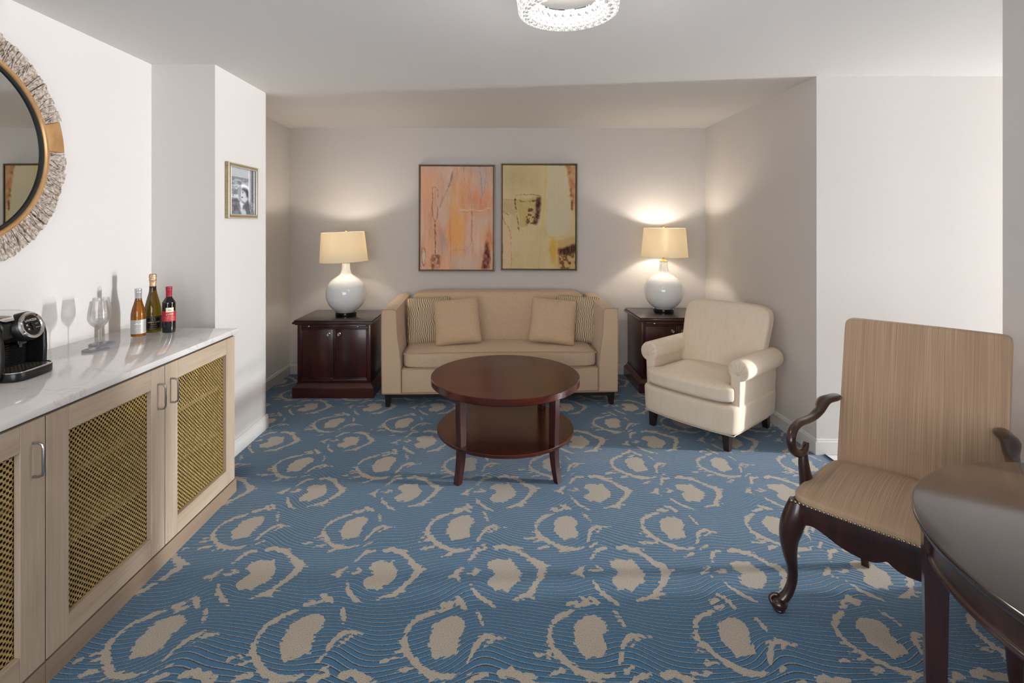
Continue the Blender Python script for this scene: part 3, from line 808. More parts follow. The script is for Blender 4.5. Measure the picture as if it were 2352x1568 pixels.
# white wine
t = bottle('wine_bottle', 'small white wine bottle with silver cap and grey label, nearest of three bottles', (-1.878, 2.640, CT),
  [(.0315, .001), (.033, .006), (.0335, .09), (.0325, .115), (.028, .14), (.021, .165), (.0155, .188), (.0145, .21)], .033, M['amber'], 0)
b = NB(); lathe(b, [(.0148, .178), (.0150, .222), (.0160, .2235), (.0160, .2285), (.0152, .2300), (.0160, .2315), (.0160, .244), (.0145, .2455), (0, .2455)], 32); obj('screw_cap', b, M['silvercap'], t)
lb = label_patch(t, .0334, .014, .086, FA-1.7, FA+1.7, M['silverlab'])
b = NB(); rectw(b, .0334, FA, -.05, .05, .078, .0787); rectw(b, .0334, FA, -.05, .05, .0185, .0192)
f = wrap(.0334, FA, 0)
pk = [(-.028, .062), (-.018, .066), (-.010, .070), (-.004, .066), (.004, .067), (.012, .070), (.022, .066), (.028, .067), (.028, .064), (.010, .064), (-.006, .062), (-.018, .0625)]
for i in range(5):
    b.faces.new([b.verts.new(f(*pk[i])), b.verts.new(f(*pk[i+1])), b.verts.new(f(pk[i+1][0], .0635)), b.verts.new(f(pk[i][0], .0625))])
add_text(b, 'CHARDONNAY', .0052, wrap(.0334, FA, .043)); rectw(b, .0334, FA, -.022, .022, .0375, .0379); add_text(b, '2016', .0046, wrap(.0334, FA, .031)); add_text(b, 'CALIFORNIA', .0036, wrap(.0334, FA, .025))
obj('print', b, M['white'], lb, 0)
# sparkling wine
t = bottle('wine_bottle', 'tall sparkling wine bottle with gold foil neck and black label, between the two small bottles', (-1.872, 2.742, CT),
  [(.0385, .001), (.041, .006), (.0412, .095), (.0395, .12), (.033, .155), (.0245, .19), (.0185, .215), (.0160, .24), (.0150, .265), (.0150, .30)], .040, M['olive'], 0)
b = NB(); lathe(b, smooth_path([(.0158, .246), (.0155, .262), (.0160, .272), (.0178, .277), (.0172, .286), (.0180, .298), (.0168, .308), (.0120, .3125), (0, .313)], 3), 32)
rr_ = random.Random(5)
for v in b.verts:
    if v.co.z > .27: s = 1+rr_.uniform(-.05, .05); v.co.x *= s; v.co.y *= s
obj('foil_cap', b, M['goldfoil'], t, 60)
b = NB(); lathe(b, [(.0163, .222), (.0162, .246), (.0156, .2462)], 32); obj('neck_band', b, M['blacklab'], t)
lb = label_patch(t, .0412, .016, .087, FA-1.7, FA+1.7, M['blacklab'])
b = NB(); add_text(b, 'ZAMBIO CUVÉE', .0085, wrap(.0412, FA, .056), bold=True)
rectw(b, .0412, FA, -.040, .040, .0820, .0828); rectw(b, .0412, FA, -.040, .040, .0210, .0218); rectw(b, .0412, FA, -.040, -.0393, .0210, .0828, k=1); rectw(b, .0412, FA, .0393, .040, .0210, .0828, k=1)
f = wrap(.0412, FA, .071)
for i in range(20):
    if 4 < i < 6: continue
    a, c = 2*PI*i/20, 2*PI*(i+1)/20
    b.faces.new([b.verts.new(f(.0075*math.cos(a), .0068*math.sin(a))), b.verts.new(f(.0075*math.cos(c), .0068*math.sin(c))), b.verts.new(f(.006*math.cos(c), .0055*math.sin(c))), b.verts.new(f(.006*math.cos(a), .0055*math.sin(a)))])
add_text(b, 'PROSECCO', .005, wrap(.0412, FA, .044)); add_text(b, 'VINO SPUMANTE BRUT', .0036, wrap(.0412, FA, .032))
obj('print', b, M['goldprint'], lb, 0)
# red wine
t = bottle('wine_bottle', 'small dark red wine bottle with red cap and red label, farthest from the wall', (-1.778, 2.732, CT),
  [(.0295, .001), (.031, .006), (.0315, .145), (.0300, .16), (.022, .176), (.0150, .188), (.0138, .20), (.0138, .215)], .031, M['darkbottle'], 0)
b = NB(); lathe(b, [(.0142, .188), (.0146, .222), (.0153, .2235), (.0153, .2285), (.0147, .2300), (.0154, .2315), (.0154, .243), (.0140, .2445), (0, .2445)], 32); obj('screw_cap', b, M['redcap'], t)
lb = label_patch(t, .0315, .060, .116, FA-1.5, FA+1.5, M['redlab'])
l2 = label_patch(t, .0315, .110, .134, FA-.58, FA+.58, M['creamlab'], 'crest_label', .0007)
b = NB(); f = wrap(.0315, FA, .121, .0013)
for q_ in ([(-.009, -.004), (.009, -.004), (.009, -.0032), (-.009, -.0032)], [(-.007, -.003), (-.002, -.003), (-.002, .002), (-.0045, .005), (-.007, .002)], [(0, -.003), (.007, -.003), (.006, .003), (.003, .001), (.001, .003)]):
    b.faces.new([b.verts.new(f(*p)) for p in q_])
obj('print', b, M['coaster'], l2, 0)
b = NB(); add_text(b, 'J. LOHR', .0105, wrap(.0315, FA, .0995), bold=True); rectw(b, .0315, FA, -.028, .028, .0825, .0831); rectw(b, .0315, FA, -.028, .028, .0685, .0691)
add_text(b, 'SEVEN OAKS', .0048, wrap(.0315, FA, .0885)); add_text(b, 'CABERNET SAUVIGNON', .0036, wrap(.0315, FA, .0765))
obj('print', b, M['creamlab'], lb, 0)

# ------------------------------------------------------------------ round wall mirror
MY, MZ = 1.903, 1.804
t = thing('wall_mirror', 'large round wall mirror with whitewashed wood rim and gold inner ring', 'mirror', (XL, MY, MZ), 0)
# lathe axis along +X : map (r,z)->(x=z)
RX = Matrix.Rotation(PI/2, 4, 'Y')
b = NB(); lathe(b, [(0, .024), (.383, .024), (.383, .004), (0, .004)], 96); bmesh.ops.transform(b, matrix=RX, verts=b.verts); obj('mirror_pane', b, M['mirror'], t)
b = NB(); lathe(b, [(.380, .002), (.378, .034), (.382, .034), (.386, .030), (.386, .002)], 96); bmesh.ops.transform(b, matrix=RX, verts=b.verts); obj('mirrored_gap_band', b, M['blackm'], t)  # black ring in place of the dark gap mirrored at the pane edge
b = NB(); lathe(b, [(.386, .002), (.386, .036), (.390, .042), (.398, .043), (.404, .040), (.404, .002)], 96); bmesh.ops.transform(b, matrix=RX, verts=b.verts); obj('gold_ring', b, M['gold'], t)
# slivers of rough wood, in blocks between smooth gold wedges
rr = random.Random(11); wedges = [11, 101, 191, 281]
for wdeg in wedges:
    b = NB()
    a = wdeg+8.6
    while a < wdeg+81.6:
        stp = rr.uniform(1.0, 2.2); a1 = min(a+stp, wdeg+81.6); ro = .508+rr.uniform(-.002, .003); h0 = .026+rr.uniform(-.006, .006); tl = rr.uniform(-.5, .5)
        pts = []
        for (r_, aa) in ((.404, a), (.404, a1+.15), (ro, a1+.15+tl), (ro, a+tl)):
            pts.append((r_*math.cos(math.radians(aa)), r_*math.sin(math.radians(aa))))
        lo = [b.verts.new((.004, p[0], p[1])) for p in pts]
        dz = [rr.uniform(-.004, .004) for _ in range(4)]
        hi = [b.verts.new((h0+d, p[0], p[1])) for p, d in zip(pts, dz)]
        b.faces.new(hi); b.faces.new(lo[::-1])
        for i in range(4): b.faces.new((lo[i], lo[(i+1) % 4], hi[(i+1) % 4], hi[i]))
        # ragged slanting splinter on top
        for _ in range(2):
            t0 = rr.uniform(0, 1); aa = a+(a1-a)*t0; sl = rr.uniform(-3.5, 3.5); r0 = rr.uniform(.404, .44); r1 = rr.uniform(.46, .505)
            p0 = (r0*math.cos(math.radians(aa)), r0*math.sin(math.radians(aa))); p1 = (r1*math.cos(math.radians(aa+sl)), r1*math.sin(math.radians(aa+sl)))
            tube(b, [(h0+.002, *p0), (h0+.004, (p0[0]+p1[0])/2, (p0[1]+p1[1])/2), (h0+.001, *p1)], [.0014, .0026, .001], 5, up=(1, 0, 0))
        a = a1
    bmesh.ops.recalc_face_normals(b, faces=b.faces)
    obj('wood_rim', b, M['whitewash'], t, 0)
for wdeg in wedges:
    b = NB(); out_, in_ = [], []
    for i in range(9):
        a = math.radians(wdeg-8.2+16.4*i/8); out_.append((.503*math.cos(a), .503*math.sin(a))); in_.append((.4042*math.cos(a), .4042*math.sin(a)))
    poly = out_+in_[::-1]; prism(b, poly, .004, .024, 'x', .0015); obj('gold_wedge', b, M['gold'], t, 30)

# ------------------------------------------------------------------ coloured prints (vertex-colour grids)
def vnoise(W_, H_, sx, sy, seed, oct_=4):
    rg = np.random.RandomState(seed); out = np.zeros((H_, W_)); amp = 1; tot = 0
    u = np.linspace(0, 1, W_); v = np.linspace(0, 1, H_)
    for o in range(oct_):
        nx, ny = max(2, int(sx*2**o)), max(2, int(sy*2**o)); g = rg.rand(ny+2, nx+2)
        fx = u*nx; fy = v*ny; ix = np.minimum(fx.astype(int), nx); iy = np.minimum(fy.astype(int), ny); tx = fx-ix; ty = fy-iy
        tx = tx*tx*(3-2*tx); ty = ty*ty*(3-2*ty)
        a = g[iy][:, ix]; b_ = g[iy][:, np.minimum(ix+1, nx+1)]; c = g[np.minimum(iy+1, ny+1)][:, ix]; d = g[np.minimum(iy+1, ny+1)][:, np.minimum(ix+1, nx+1)]
        out += amp*((a*(1-tx)+b_*tx)*(1-ty)[:, None]+(c*(1-tx)+d*tx)*ty[:, None]); tot += amp; amp *= .55
    return out/tot
class Art:
    def __init__(s, W_, H_, base, seed):
        s.W, s.H = W_, H_; s.c = np.ones((H_, W_, 3))*np.array(base, float)
        s.u, s.v = np.meshgrid(np.linspace(0, 1, W_), np.linspace(0, 1, H_)); s.seed = seed
        s.wu = (vnoise(W_, H_, 6, 8, seed+50)-.5)*.05+(vnoise(W_, H_, 40, 40, seed+60, 2)-.5)*.022; s.wv = (vnoise(W_, H_, 6, 8, seed+51)-.5)*.05+(vnoise(W_, H_, 40, 50, seed+61, 2)-.5)*.022
    def blur(s, m, k):
        for _ in range(2):
            for ax in (0, 1):
                m = sum(np.roll(m, d, ax) for d in range(-k, k+1))/(2*k+1)
        return m
    def put(s, m, col):
        if not hasattr(s, 'tex'): s.tex = vnoise(s.W, s.H, 60, 30, s.seed+77, 2)
        m = np.clip(np.clip(m, 0, 1)*(.62+.76*s.tex), 0, 1)[..., None]; s.c = s.c*(1-m)+np.array(col, float)*m
    def ell(s, cx, cy, rx, ry, soft=.3, w=1):
        d = np.hypot((s.u+s.wu*w-cx)/rx, (s.v+s.wv*w-cy)/ry); return np.clip((1-d)/soft, 0, 1)
    def line(s, pts, r, soft=.6, w=.5):
        U, V_ = s.u+s.wu*w, (s.v+s.wv*w)*1.45; d = np.full(U.shape, 9.); pts = smooth_path(pts, 5) if len(pts) > 2 else pts
        for (x0, y0), (x1, y1) in zip(pts[:-1], pts[1:]):
            y0, y1 = y0*1.45, y1*1.45; vx, vy = x1-x0, y1-y0; t_ = np.clip(((U-x0)*vx+(V_-y0)*vy)/(vx*vx+vy*vy+1e-9), 0, 1)
            d = np.minimum(d, np.hypot(U-x0-t_*vx, V_-y0-t_*vy))
        r = r*(.6+.9*vnoise(s.W, s.H, 14, 20, s.seed+91, 2)); return np.clip((r-d)/(r*.9), 0, 1)*np.clip(vnoise(s.W, s.H, 50, 60, s.seed+92, 2)*2.4-.35, 0, 1)
    def poly(s, pts, w=1):
        U, V_ = s.u+s.wu*w, s.v+s.wv*w; ins = np.zeros(U.shape, bool); n = len(pts)
        for i in range(n):
            x0, y0 = pts[i]; x1, y1 = pts[(i+1) % n]
            ins ^= ((y0 > V_) != (y1 > V_)) & (U < (x1-x0)*(V_-y0)/((y1-y0) if abs(y1-y0) > 1e-9 else 1e-9)+x0)
        return s.blur(ins.astype(float), 2)
    def n(s, sx, sy, k, lo=.4, hi=.6, oc=4): return np.clip((vnoise(s.W, s.H, sx, sy, s.seed+k, oc)-lo)/(hi-lo), 0, 1)
def print_mat(name, rough=.6):
    m, nt, b = new_mat(name); a = N(nt, 'ShaderNodeVertexColor', layer_name='Col')
    tc = N(nt, 'ShaderNodeTexCoord'); nz = N(nt, 'ShaderNodeTexNoise', i_Scale=420.0, i_Detail=2.0); nt.links.new(tc.outputs['Object'], nz.inputs['Vector'])
    mr = N(nt, 'ShaderNodeMapRange'); mr.inputs[1].default_value = .3; mr.inputs[2].default_value = .7; mr.inputs[3].default_value = .86; mr.inputs[4].default_value = 1.1
    nt.links.new(nz.outputs[0], mr.inputs[0])
    vm = N(nt, 'ShaderNodeVectorMath', operation='SCALE'); nt.links.new(a.outputs[0], vm.inputs[0]); nt.links.new(mr.outputs[0], vm.inputs['Scale'])
    nt.links.new(vm.outputs[0], b.inputs['Base Color']); b.inputs['Roughness'].default_value = rough; b.inputs['Specular IOR Level'].default_value = .25
    return m
def art_mesh(name, art, P, m, parent):
    """P(u,v) -> xyz with v=0 at the top"""
    W_, H_ = art.W, art.H; me = bpy.data.meshes.new(name)
    uu = np.linspace(0, 1, W_); vv = np.linspace(0, 1, H_); vs = [P(a, c) for c in vv for a in uu]
    ix = np.arange(W_*H_).reshape(H_, W_); fs = np.stack([ix[:-1, :-1], ix[1:, :-1], ix[1:, 1:], ix[:-1, 1:]], -1).reshape(-1, 4).tolist()
    me.from_pydata(vs, [], fs)
    ca_ = me.color_attributes.new('Col', 'FLOAT_COLOR', 'POINT')
    c = np.clip(art.c, 0, 255)/255; l = np.where(c <= .04045, c/12.92, ((c+.055)/1.055)**2.4)
    ca_.data.foreach_set('color', np.concatenate([l, np.ones((H_, W_, 1))], -1).astype(np.float32).ravel())
    me.materials.append(m); o = bpy.data.objects.new(name, me); COL.objects.link(o); o.parent = parent; return o
M['canvas'] = print_mat('painted_canvas'); M['photo'] = print_mat('black_and_white_print', .35)
# left painting
a1 = Art(180, 260, (220, 184, 160), 1)
a1.put(a1.n(3, 3, 1)*.6, (228, 164, 122)); a1.put(a1.n(30, 5, 31, .48, .7)*.35, (236, 206, 182)); a1.put(a1.n(24, 6, 33, .5, .7)*.3, (196, 132, 98)); a1.put(a1.n(4, 2, 2, .45, .65)*.6, (196, 168, 156))
a1.put(a1.ell(.5, .62, .17, .3, .7)*.85, (236, 168, 96)); a1.put(a1.ell(.47, .32, .1, .25, .8)*.5, (238, 176, 112)); a1.put(a1.ell(.6, .28, .1, .18, .5)*.6, (226, 158, 106))
a1.put(a1.ell(.85, .34, .2, .2, .7)*.7, (222, 142, 104)); a1.put(a1.ell(.12, .2, .2, .3, .8)*.5, (226, 152, 112)); a1.put(a1.ell(.3, .72, .1, .2, .8)*.55, (186, 156, 152))
a1.put(a1.ell(.83, .55, .16, .14, .7)*.5, (206, 186, 168)); a1.put(a1.ell(.62, .92, .3, .1, .8)*.6, (212, 190, 166)); a1.put(a1.ell(.86, .12, .05, .25, .5)*.6, (196, 180, 176))
a1.put(a1.ell(.95, .7, .08, .18, .7)*.6, (206, 120, 72)); a1.put(a1.line([(.44, .05), (.42, .13), (.36, .24), (.27, .4)], .016)*.6, (120, 96, 92))
a1.put(a1.line([(.27, .42), (.34, .28), (.40, .2)], .010)*.7, (226, 208, 190))
a1.put(a1.line([(.17, .36), (.165, .22), (.2, .205), (.235, .23), (.24, .3)], .007)*.8, (140, 72, 44)); a1.put(a1.line([(.17, .36), (.165, .46), (.2, .53), (.235, .48), (.24, .38)], .008)*.8, (146, 74, 48))
a1.put(a1.line([(.2, .53), (.205, .7), (.2, .86)], .013)*.75*(.5+.5*a1.n(20, 40, 9)), (110, 52, 34))
a1.put(a1.poly([(.13, .9), (.17, .86), (.22, .845), (.27, .89), (.26, .99), (.21, .99), (.2, .92), (.17, .99), (.14, .98)])*.7*a1.n(20, 30, 11, .3, .6), (104, 46, 34))
a1.put(a1.line([(.02, .8), (.05, .79), (.07, .86), (.05, .97), (.02, .9), (.02, .8)], .007)*.7, (118, 90, 92)); a1.put(a1.ell(.045, .88, .02, .07, .4)*.8, (224, 206, 190))
a1.put(a1.line([(.6, .0), (.6, .12), (.66, .21), (.7, .3), (.71, .6), (.70, .74), (.64, .8), (.45, .81)], .004)*.6, (150, 108, 92)); a1.put(a1.line([(.705, .44), (.71, .62), (.705, .72)], .007)*.5, (120, 96, 96))
a1.put(a1.line([(.55, .425), (.7, .42), (.84, .425), (.98, .395)], .014)*.85, (232, 206, 178)); a1.put(a1.line([(.55, .44), (.8, .435)], .006)*.6, (206, 134, 92))
a1.put(a1.line([(.41, .5), (.415, .75), (.42, 1.0)], .007)*.7, (206, 116, 70)); a1.put(a1.line([(.82, .0), (.83, .1), (.86, .28)], .006)*.6, (128, 100, 98)); a1.put(a1.line([(.9, 0), (.9, .1), (.88, .25)], .005)*.6, (128, 100, 98))
a1.put(a1.poly([(.905, .70), (.93, .78), (.955, .86), (.955, 1.0), (.85, 1.0), (.86, .88), (.885, .8)])*.9*(.55+.45*a1.n(30, 30, 15, .3, .6)), (98, 44, 30))
a1.c *= 1.06
# right painting
a2 = Art(180, 260, (206, 190, 146), 21)
a2.put(a2.n(3, 3, 1)*.5, (198, 184, 140)); a2.put(a2.n(5, 4, 31, .45, .7)*.4, (222, 204, 168)); a2.put(a2.n(40, 6, 33, .45, .7)*.25, (186, 170, 120)); a2.put(a2.n(3, 4, 2, .5, .7)*.5, (216, 196, 160)); a2.put(a2.ell(.2, .12, .35, .2, .8)*.5, (188, 172, 128))
a2.put(a2.poly([(.6, -.1), (.88, -.1), (.90, .2), (.93, .42), (.92, .62), (.85, .68), (.62, .66), (.58, .5)])*.8, (204, 198, 174))
a2.put(a2.line([(.6, .0), (.59, .2), (.56, .4), (.55, .6)], .016, .9)*.7, (200, 196, 70)); a2.put(a2.line([(.6, .66), (.66, .69), (.74, .685)], .008)*.7, (186, 192, 60)); a2.put(a2.line([(.88, .2), (.95, .4), (.96, .55)], .007)*.6, (206, 200, 90))
a2.put(a2.poly([(.85, -.1), (1.1, -.1), (1.1, .52), (.99, .50), (.96, .35), (.92, .2)])*.75*(.6+.4*a2.n(10, 20, 4)), (178, 110, 74)); a2.put(a2.poly([(.85, -.1), (.91, -.1), (.93, .15), (.96, .27), (.94, .4), (.91, .15)])*.7*a2.n(20, 40, 5), (116, 60, 38)); a2.put(a2.ell(.945, .39, .022, .06, .4)*.8, (112, 56, 36))
a2.put(a2.poly([(.19, .33), (.51, .31), (.47, .55), (.35, .57), (.24, .60)])*.45, (178, 158, 84))
a2.put(a2.line([(.18, .30), (.26, .285), (.5, .29), (.52, .31)], .007)*.8, (98, 58, 34)); a2.put(a2.line([(.18, .33), (.3, .35), (.48, .335)], .016)*.75*a2.n(24, 20, 6, .35, .55), (90, 50, 30))
a2.put(a2.poly([(.46, .30), (.525, .31), (.52, .40), (.49, .52), (.465, .56), (.42, .55), (.45, .45)])*.95*(.6+.4*a2.n(26, 40, 7, .35, .55)), (66, 30, 24)); a2.put(a2.line([(.18, .33), (.195, .48), (.23, .63)], .013)*.85*a2.n(16, 50, 8, .3, .5), (92, 48, 30))
a2.put(a2.poly([(.34, .42), (.42, .38), (.44, .55), (.32, .58)])*.8*a2.n(36, 50, 10, .5, .56), (84, 44, 30)); a2.put(a2.line([(0, .33), (.18, .34)], .006)*.7, (120, 88, 56)); a2.put(a2.poly([(0, .33), (.17, .35), (.18, .5), (0, .46)])*.35, (170, 140, 88))
a2.put(a2.ell(.0, .85, .13, .4, .4)*.5, (218, 184, 160)); a2.put(a2.line([(0, .45), (.03, .56), (.08, .6), (.115, .68), (.12, .8), (.13, 1.0)], .010)*.75*a2.n(20, 60, 12, .35, .55), (184, 100, 62)); a2.put(a2.line([(.0, .44), (.09, .49)], .009)*.7, (130, 66, 46))
a2.put(a2.ell(.69, .82, .055, .16, .5)*.85, (206, 158, 60)); a2.put(a2.poly([(.62, .72), (.8, .72), (.75, .98), (.68, .95)])*.4, (210, 180, 96))
a2.put(a2.poly([(.74, .72), (1.1, .68), (1.1, 1.1), (.77, 1.1)])*.5, (186, 150, 86)); a2.put(a2.poly([(.76, .80), (1.1, .755), (1.1, .86), (.9, .865), (.77, .86)])*.95*(.6+.4*a2.n(20, 20, 14, .3, .5)), (62, 28, 22)); a2.put(a2.line([(.93, .72), (.95, .76), (.92, .83)], .008)*.6, (196, 150, 110))
a2.put(a2.poly([(.77, .86), (1.1, .86), (1.1, 1.1), (.79, 1.1)])*.8*a2.n(24, 34, 16, .45, .55), (104, 60, 32))
a2.c *= np.array([1.07, 1.05, 1.02])
def painting(label, x0, x1, z0, z1, art, tilt):
    yw = YB; t = thing('framed_painting', label, 'painting', ((x0+x1)/2, yw-.001, (z0+z1)/2), 0, 'pair of abstract canvases'); t.rotation_euler = (0, tilt, 0)
    hx, hz = (x1-x0)/2, (z1-z0)/2; w_ = .012; d = .042
    b = NB()
    box(b, -hx, hx, -d, 0, hz-w_, hz, .0015); box(b, -hx, hx, -d, 0, -hz, -hz+w_, .0015); box(b, -hx, -hx+w_, -d, 0, -hz+w_, hz-w_, .0015); box(b, hx-w_, hx, -d, 0, -hz+w_, hz-w_, .0015)
    obj('frame', b, M['frame_bronze'], t, 0)
    b = NB(); box(b, -hx+w_, hx-w_, -.012, -.002, -hz+w_, hz-w_); obj('black_backing', b, M['blackm'], t, 0)
    g = .006; q0x, q0z = hx-w_-g, hz-w_-g
    b = NB(); box(b, -q0x, q0x, -.034, -.012, -q0z, q0z); cv = obj('canvas', b, M['creamlab'], t, 0)
    art_mesh('painted_face', art, lambda u, v: (-q0x+2*q0x*u, -.0345, q0z-2*q0z*v), M['canvas'], cv)
FYp = YB-.042
def px2(x, y, Y): return (x-1145)/FPX*Y, CAM_H-(y-515)/FPX*Y
a_, b_ = px2(961, 377.5, FYp), px2(1136.5, 623.5, FYp); painting('pink and orange abstract painting in thin bronze frame, left of the pair', a_[0], b_[0], b_[1], a_[1], a1, math.radians(.2))
a_, b_ = px2(1150, 375, FYp), px2(1326, 621.5, FYp); painting('yellow beige abstract painting with dark brown cup shape, right of the pair', a_[0], b_[0], b_[1], a_[1], a2, math.radians(.2))

# small black and white photograph on the pilaster
t = thing('framed_photograph', 'small black and white portrait photograph in antique gold frame on the pilaster', 'picture', (XP+.001, 3.345, 1.705), 0)
hy, hz = .196, .178; d = .022
b = NB()
def frame_ring(b, ay, az, by, bz, x0, x1, mi=0):
    box(b, x0, x1, -ay, ay, bz, az, .002, 2, mi); box(b, x0, x1, -ay, ay, -az, -bz, .002, 2, mi); box(b, x0, x1, -ay, -by, -bz, bz, .002, 2, mi); box(b, x0, x1, by, ay, -bz, bz, .002, 2, mi)
frame_ring(b, hy, hz, hy-.03, hz-.026, 0, d); obj('frame', b, M['frame_gold'], t, 0)
b = NB(); frame_ring(b, hy-.001, hz-.001, hy-.007, hz-.007, d, d+.004); frame_ring(b, hy-.026, hz-.022, hy-.031, hz-.027, d-.002, d+.005); obj('frame_lip', b, M['frame_silver'], t, 0)
ap = Art(110, 110, (170, 172, 176), 41)
ap.put((ap.v < .2)*1., (186, 188, 190)); ap.put(((ap.v > .2) & (ap.v < .24))*.7, (120, 122, 126)); ap.put((ap.v > .24)*ap.n(8, 26, 3)*.8, (110, 112, 118)); ap.put((ap.v > .35)*ap.n(8, 22, 4, .5, .6)*.7, (226, 228, 232))
ap.put(ap.poly([(0, .72), (.12, .68), (.28, .66), (.4, .72), (.42, 1), (0, 1)]), (84, 86, 92)); ap.put(ap.poly([(0, .72), (.42, .72), (.42, 1), (0, 1)])*ap.n(8, 8, 5)*.7, (150, 152, 158))
ap.put((ap.u > .76)*1., (96, 98, 102)); ap.put(((ap.u > .74) & (ap.u < .78))*1., (235, 235, 238)); ap.put(((ap.u > .81) & (ap.u < .84))*.9, (215, 215, 220)); ap.put((ap.u > .94)*.8, (200, 202, 208))
ap.put(ap.ell(.54, .5, .22, .19, .15), (240, 241, 244)); ap.put(ap.poly([(.32, .5), (.36, .4), (.42, .36), (.45, .45), (.42, .7), (.36, .68)]), (150, 152, 158))
ap.put(ap.ell(.58, .56, .15, .17, .1), (206, 208, 212)); ap.put(ap.poly([(.44, .46), (.5, .41), (.62, .42), (.72, .46), (.74, .6), (.68, .62), (.6, .5), (.5, .47)]), (66, 68, 74)); ap.put(ap.ell(.5, .52, .03, .018, .4), (70, 72, 78)); ap.put(ap.ell(.48, .62, .05, .02, .4), (80, 82, 88))
ap.put(ap.poly([(.36, .74), (.42, .7), (.62, .86), (.6, .9), (.5, .9)]), (228, 230, 234)); ap.put(ap.poly([(.5, .8), (.66, .7), (.76, .72), (1, .98), (1, 1), (.5, 1)]), (90, 92, 98))
for k in range(5): ap.put(ap.line([(.74+k*.07, .68+k*.02), (.84+k*.07, .98)], .012), (238, 238, 242))
ap.put(ap.poly([(.48, .9), (.6, .88), (.66, 1), (.46, 1)]), (200, 202, 208)); ap.put(ap.line([(.62, .86), (.7, .76), (.72, .7)], .014), (60, 62, 68))
py, pz = hy-.030, hz-.026
b = NB(); box(b, .002, .012, -py, py, -pz, pz); bk = obj('picture_backing', b, M['white'], t, 0)
art_mesh('photo_print', ap, lambda u, v: (.0125, -py+2*py*u, pz-2*pz*v), M['photo'], bk)

# ------------------------------------------------------------------ sofa
t = thing('sofa', 'beige tweed two-seat sofa with shelter arms on dark wood base', 'sofa', (.017, 4.130, 0), math.radians(1.9))
for s in (-1, 1):
    b = NB()
    # cross-section of the arm (outer face straight, inner face leaning), lofted from front to back
    def arm_sec(y):
        k = min(1, max(0, y/.86)); zt = .800+.018*k
        o = [(.962, .118), (.966, .40), (.966, zt-.03), (.960, zt-.008), (.945, zt)]
        o += [(.872, zt), (.852, zt-.010), (.846, zt-.03), (.838, .60), (.818, .45), (.808, .35), (.808, .118)]
        return [(s*x, z) for x, z in o]
    rings = []
    for y, sh in ((.0, .012), (.004, .005), (.014, 0), (.25, 0), (.55, 0), (.84, 0), (.855, .006), (.86, .014)):
        sec = arm_sec(y); cx = s*.89
        rings.append([b.verts.new((x+(cx-x)*sh*6*.5, y, z+(.46-z)*sh*.9)) for x, z in sec])
    for A, B in zip(rings[:-1], rings[1:]):
        n = len(A)
        for i in range(n): b.faces.new((A[i], A[(i+1) % n], B[(i+1) % n], B[i]))
    b.faces.new(rings[0]); b.faces.new(rings[-1][::-1])
    bmesh.ops.recalc_face_normals(b, faces=b.faces)
    arm = obj('arm', b, M['sofa'], t, 40)
    b = NB(); sec = arm_sec(0); cl = [(x+(s*.89-x)*.012*3*.6, -.0005, z) for x, z in sec]
    tube(b, [cl[0]]+smooth_path(cl[1:11], 3)+[cl[11]], .0032, 6); obj('piping', b, M['welt'], arm)
b = NB(); box(b, -.806, .806, .012, .85, .118, .312, .010, 3); box(b, -.955, .955, .02, .85, .112, .122, .004)
fr = obj('seat_rail', b, M['sofa'], t)
b = NB(); tube(b, [(-.958, .004, .115), (-.80, .001, .115), (.80, .001, .115), (.958, .004, .115)], .0035, 6); obj('piping', b, M['welt'], fr)
# back: leaning slab with rounded upper corners
b = NB()
def back_fn(x, y, z):
    k = (z-.3)/.56; lean = .16*k
    yy = y + (lean if y < .62 else lean*.25)
    return (x, yy, z)
pad(b, 0, .60, .585, .80, .165, .275, crown=(0, .02, .004), e=.075, n=30, fn=back_fn)
obj('backrest', b, M['sofa'], t, 60)
b = NB(); pad(b, 0, .245, .380, .797, .245, .064, crown=(0, .012, .020), e=.10, n=24); cu = obj('seat_cushion', b, M['sofa'], t, 60)
def loop_pts(hx, hy, cx, cy, z, r=.03, crown=0):
    return [(x, y, z+crown*(1-(x/hx)**2)) for x, y in rprism(r, cx-hx, cx+hx, cy-hy, cy+hy, 5)]
b = NB()
for z, c_ in ((.4395, .012), (.323, 0)):
    P_ = [(-.792, .46, z)]+[(x, -.001-.011*(1-(x/.79)**2), z+c_*(1-(x/.79)**2)) for x in np.linspace(-.785, .785, 24)]+[(.792, .46, z)]
    tube(b, P_, .0034, 6)
obj('piping', b, M['welt'], cu)
b = NB(); box(b, -.93, .93, .03, .055, .075, .112, .003); box(b, -.93, .93, .81, .835, .075, .112, .003); box(b, -.93, -.905, .055, .81, .075, .112); box(b, .905, .93, .055, .81, .075, .112)
obj('base_frame', b, M['darkwood'], t, 0)
def taper_leg(b, x, y, z1, w1, w0, dx=0, dy=0, z0=0):
    v = []
    for z, w_, ox, oy in ((z1, w1, 0, 0), (z0, w0, dx, dy)):
        v.append([b.verts.new((x+ox+sx*w_/2, y+oy+sy*w_/2, z)) for sx, sy in ((-1, -1), (1, -1), (1, 1), (-1, 1))])
    a, c = v
    for i in range(4): b.faces.new((a[i], c[i], c[(i+1) % 4], a[(i+1) % 4]))
    b.faces.new(a); b.faces.new(c[::-1]); bmesh.ops.recalc_face_normals(b, faces=b.faces)
for sx in (-1, 1):
    for y in (.05, .81):
        b = NB(); taper_leg(b, sx*.915, y, .112, .055, .034, sx*.006, 0); obj('leg', b, M['darkwood'], t, 0)
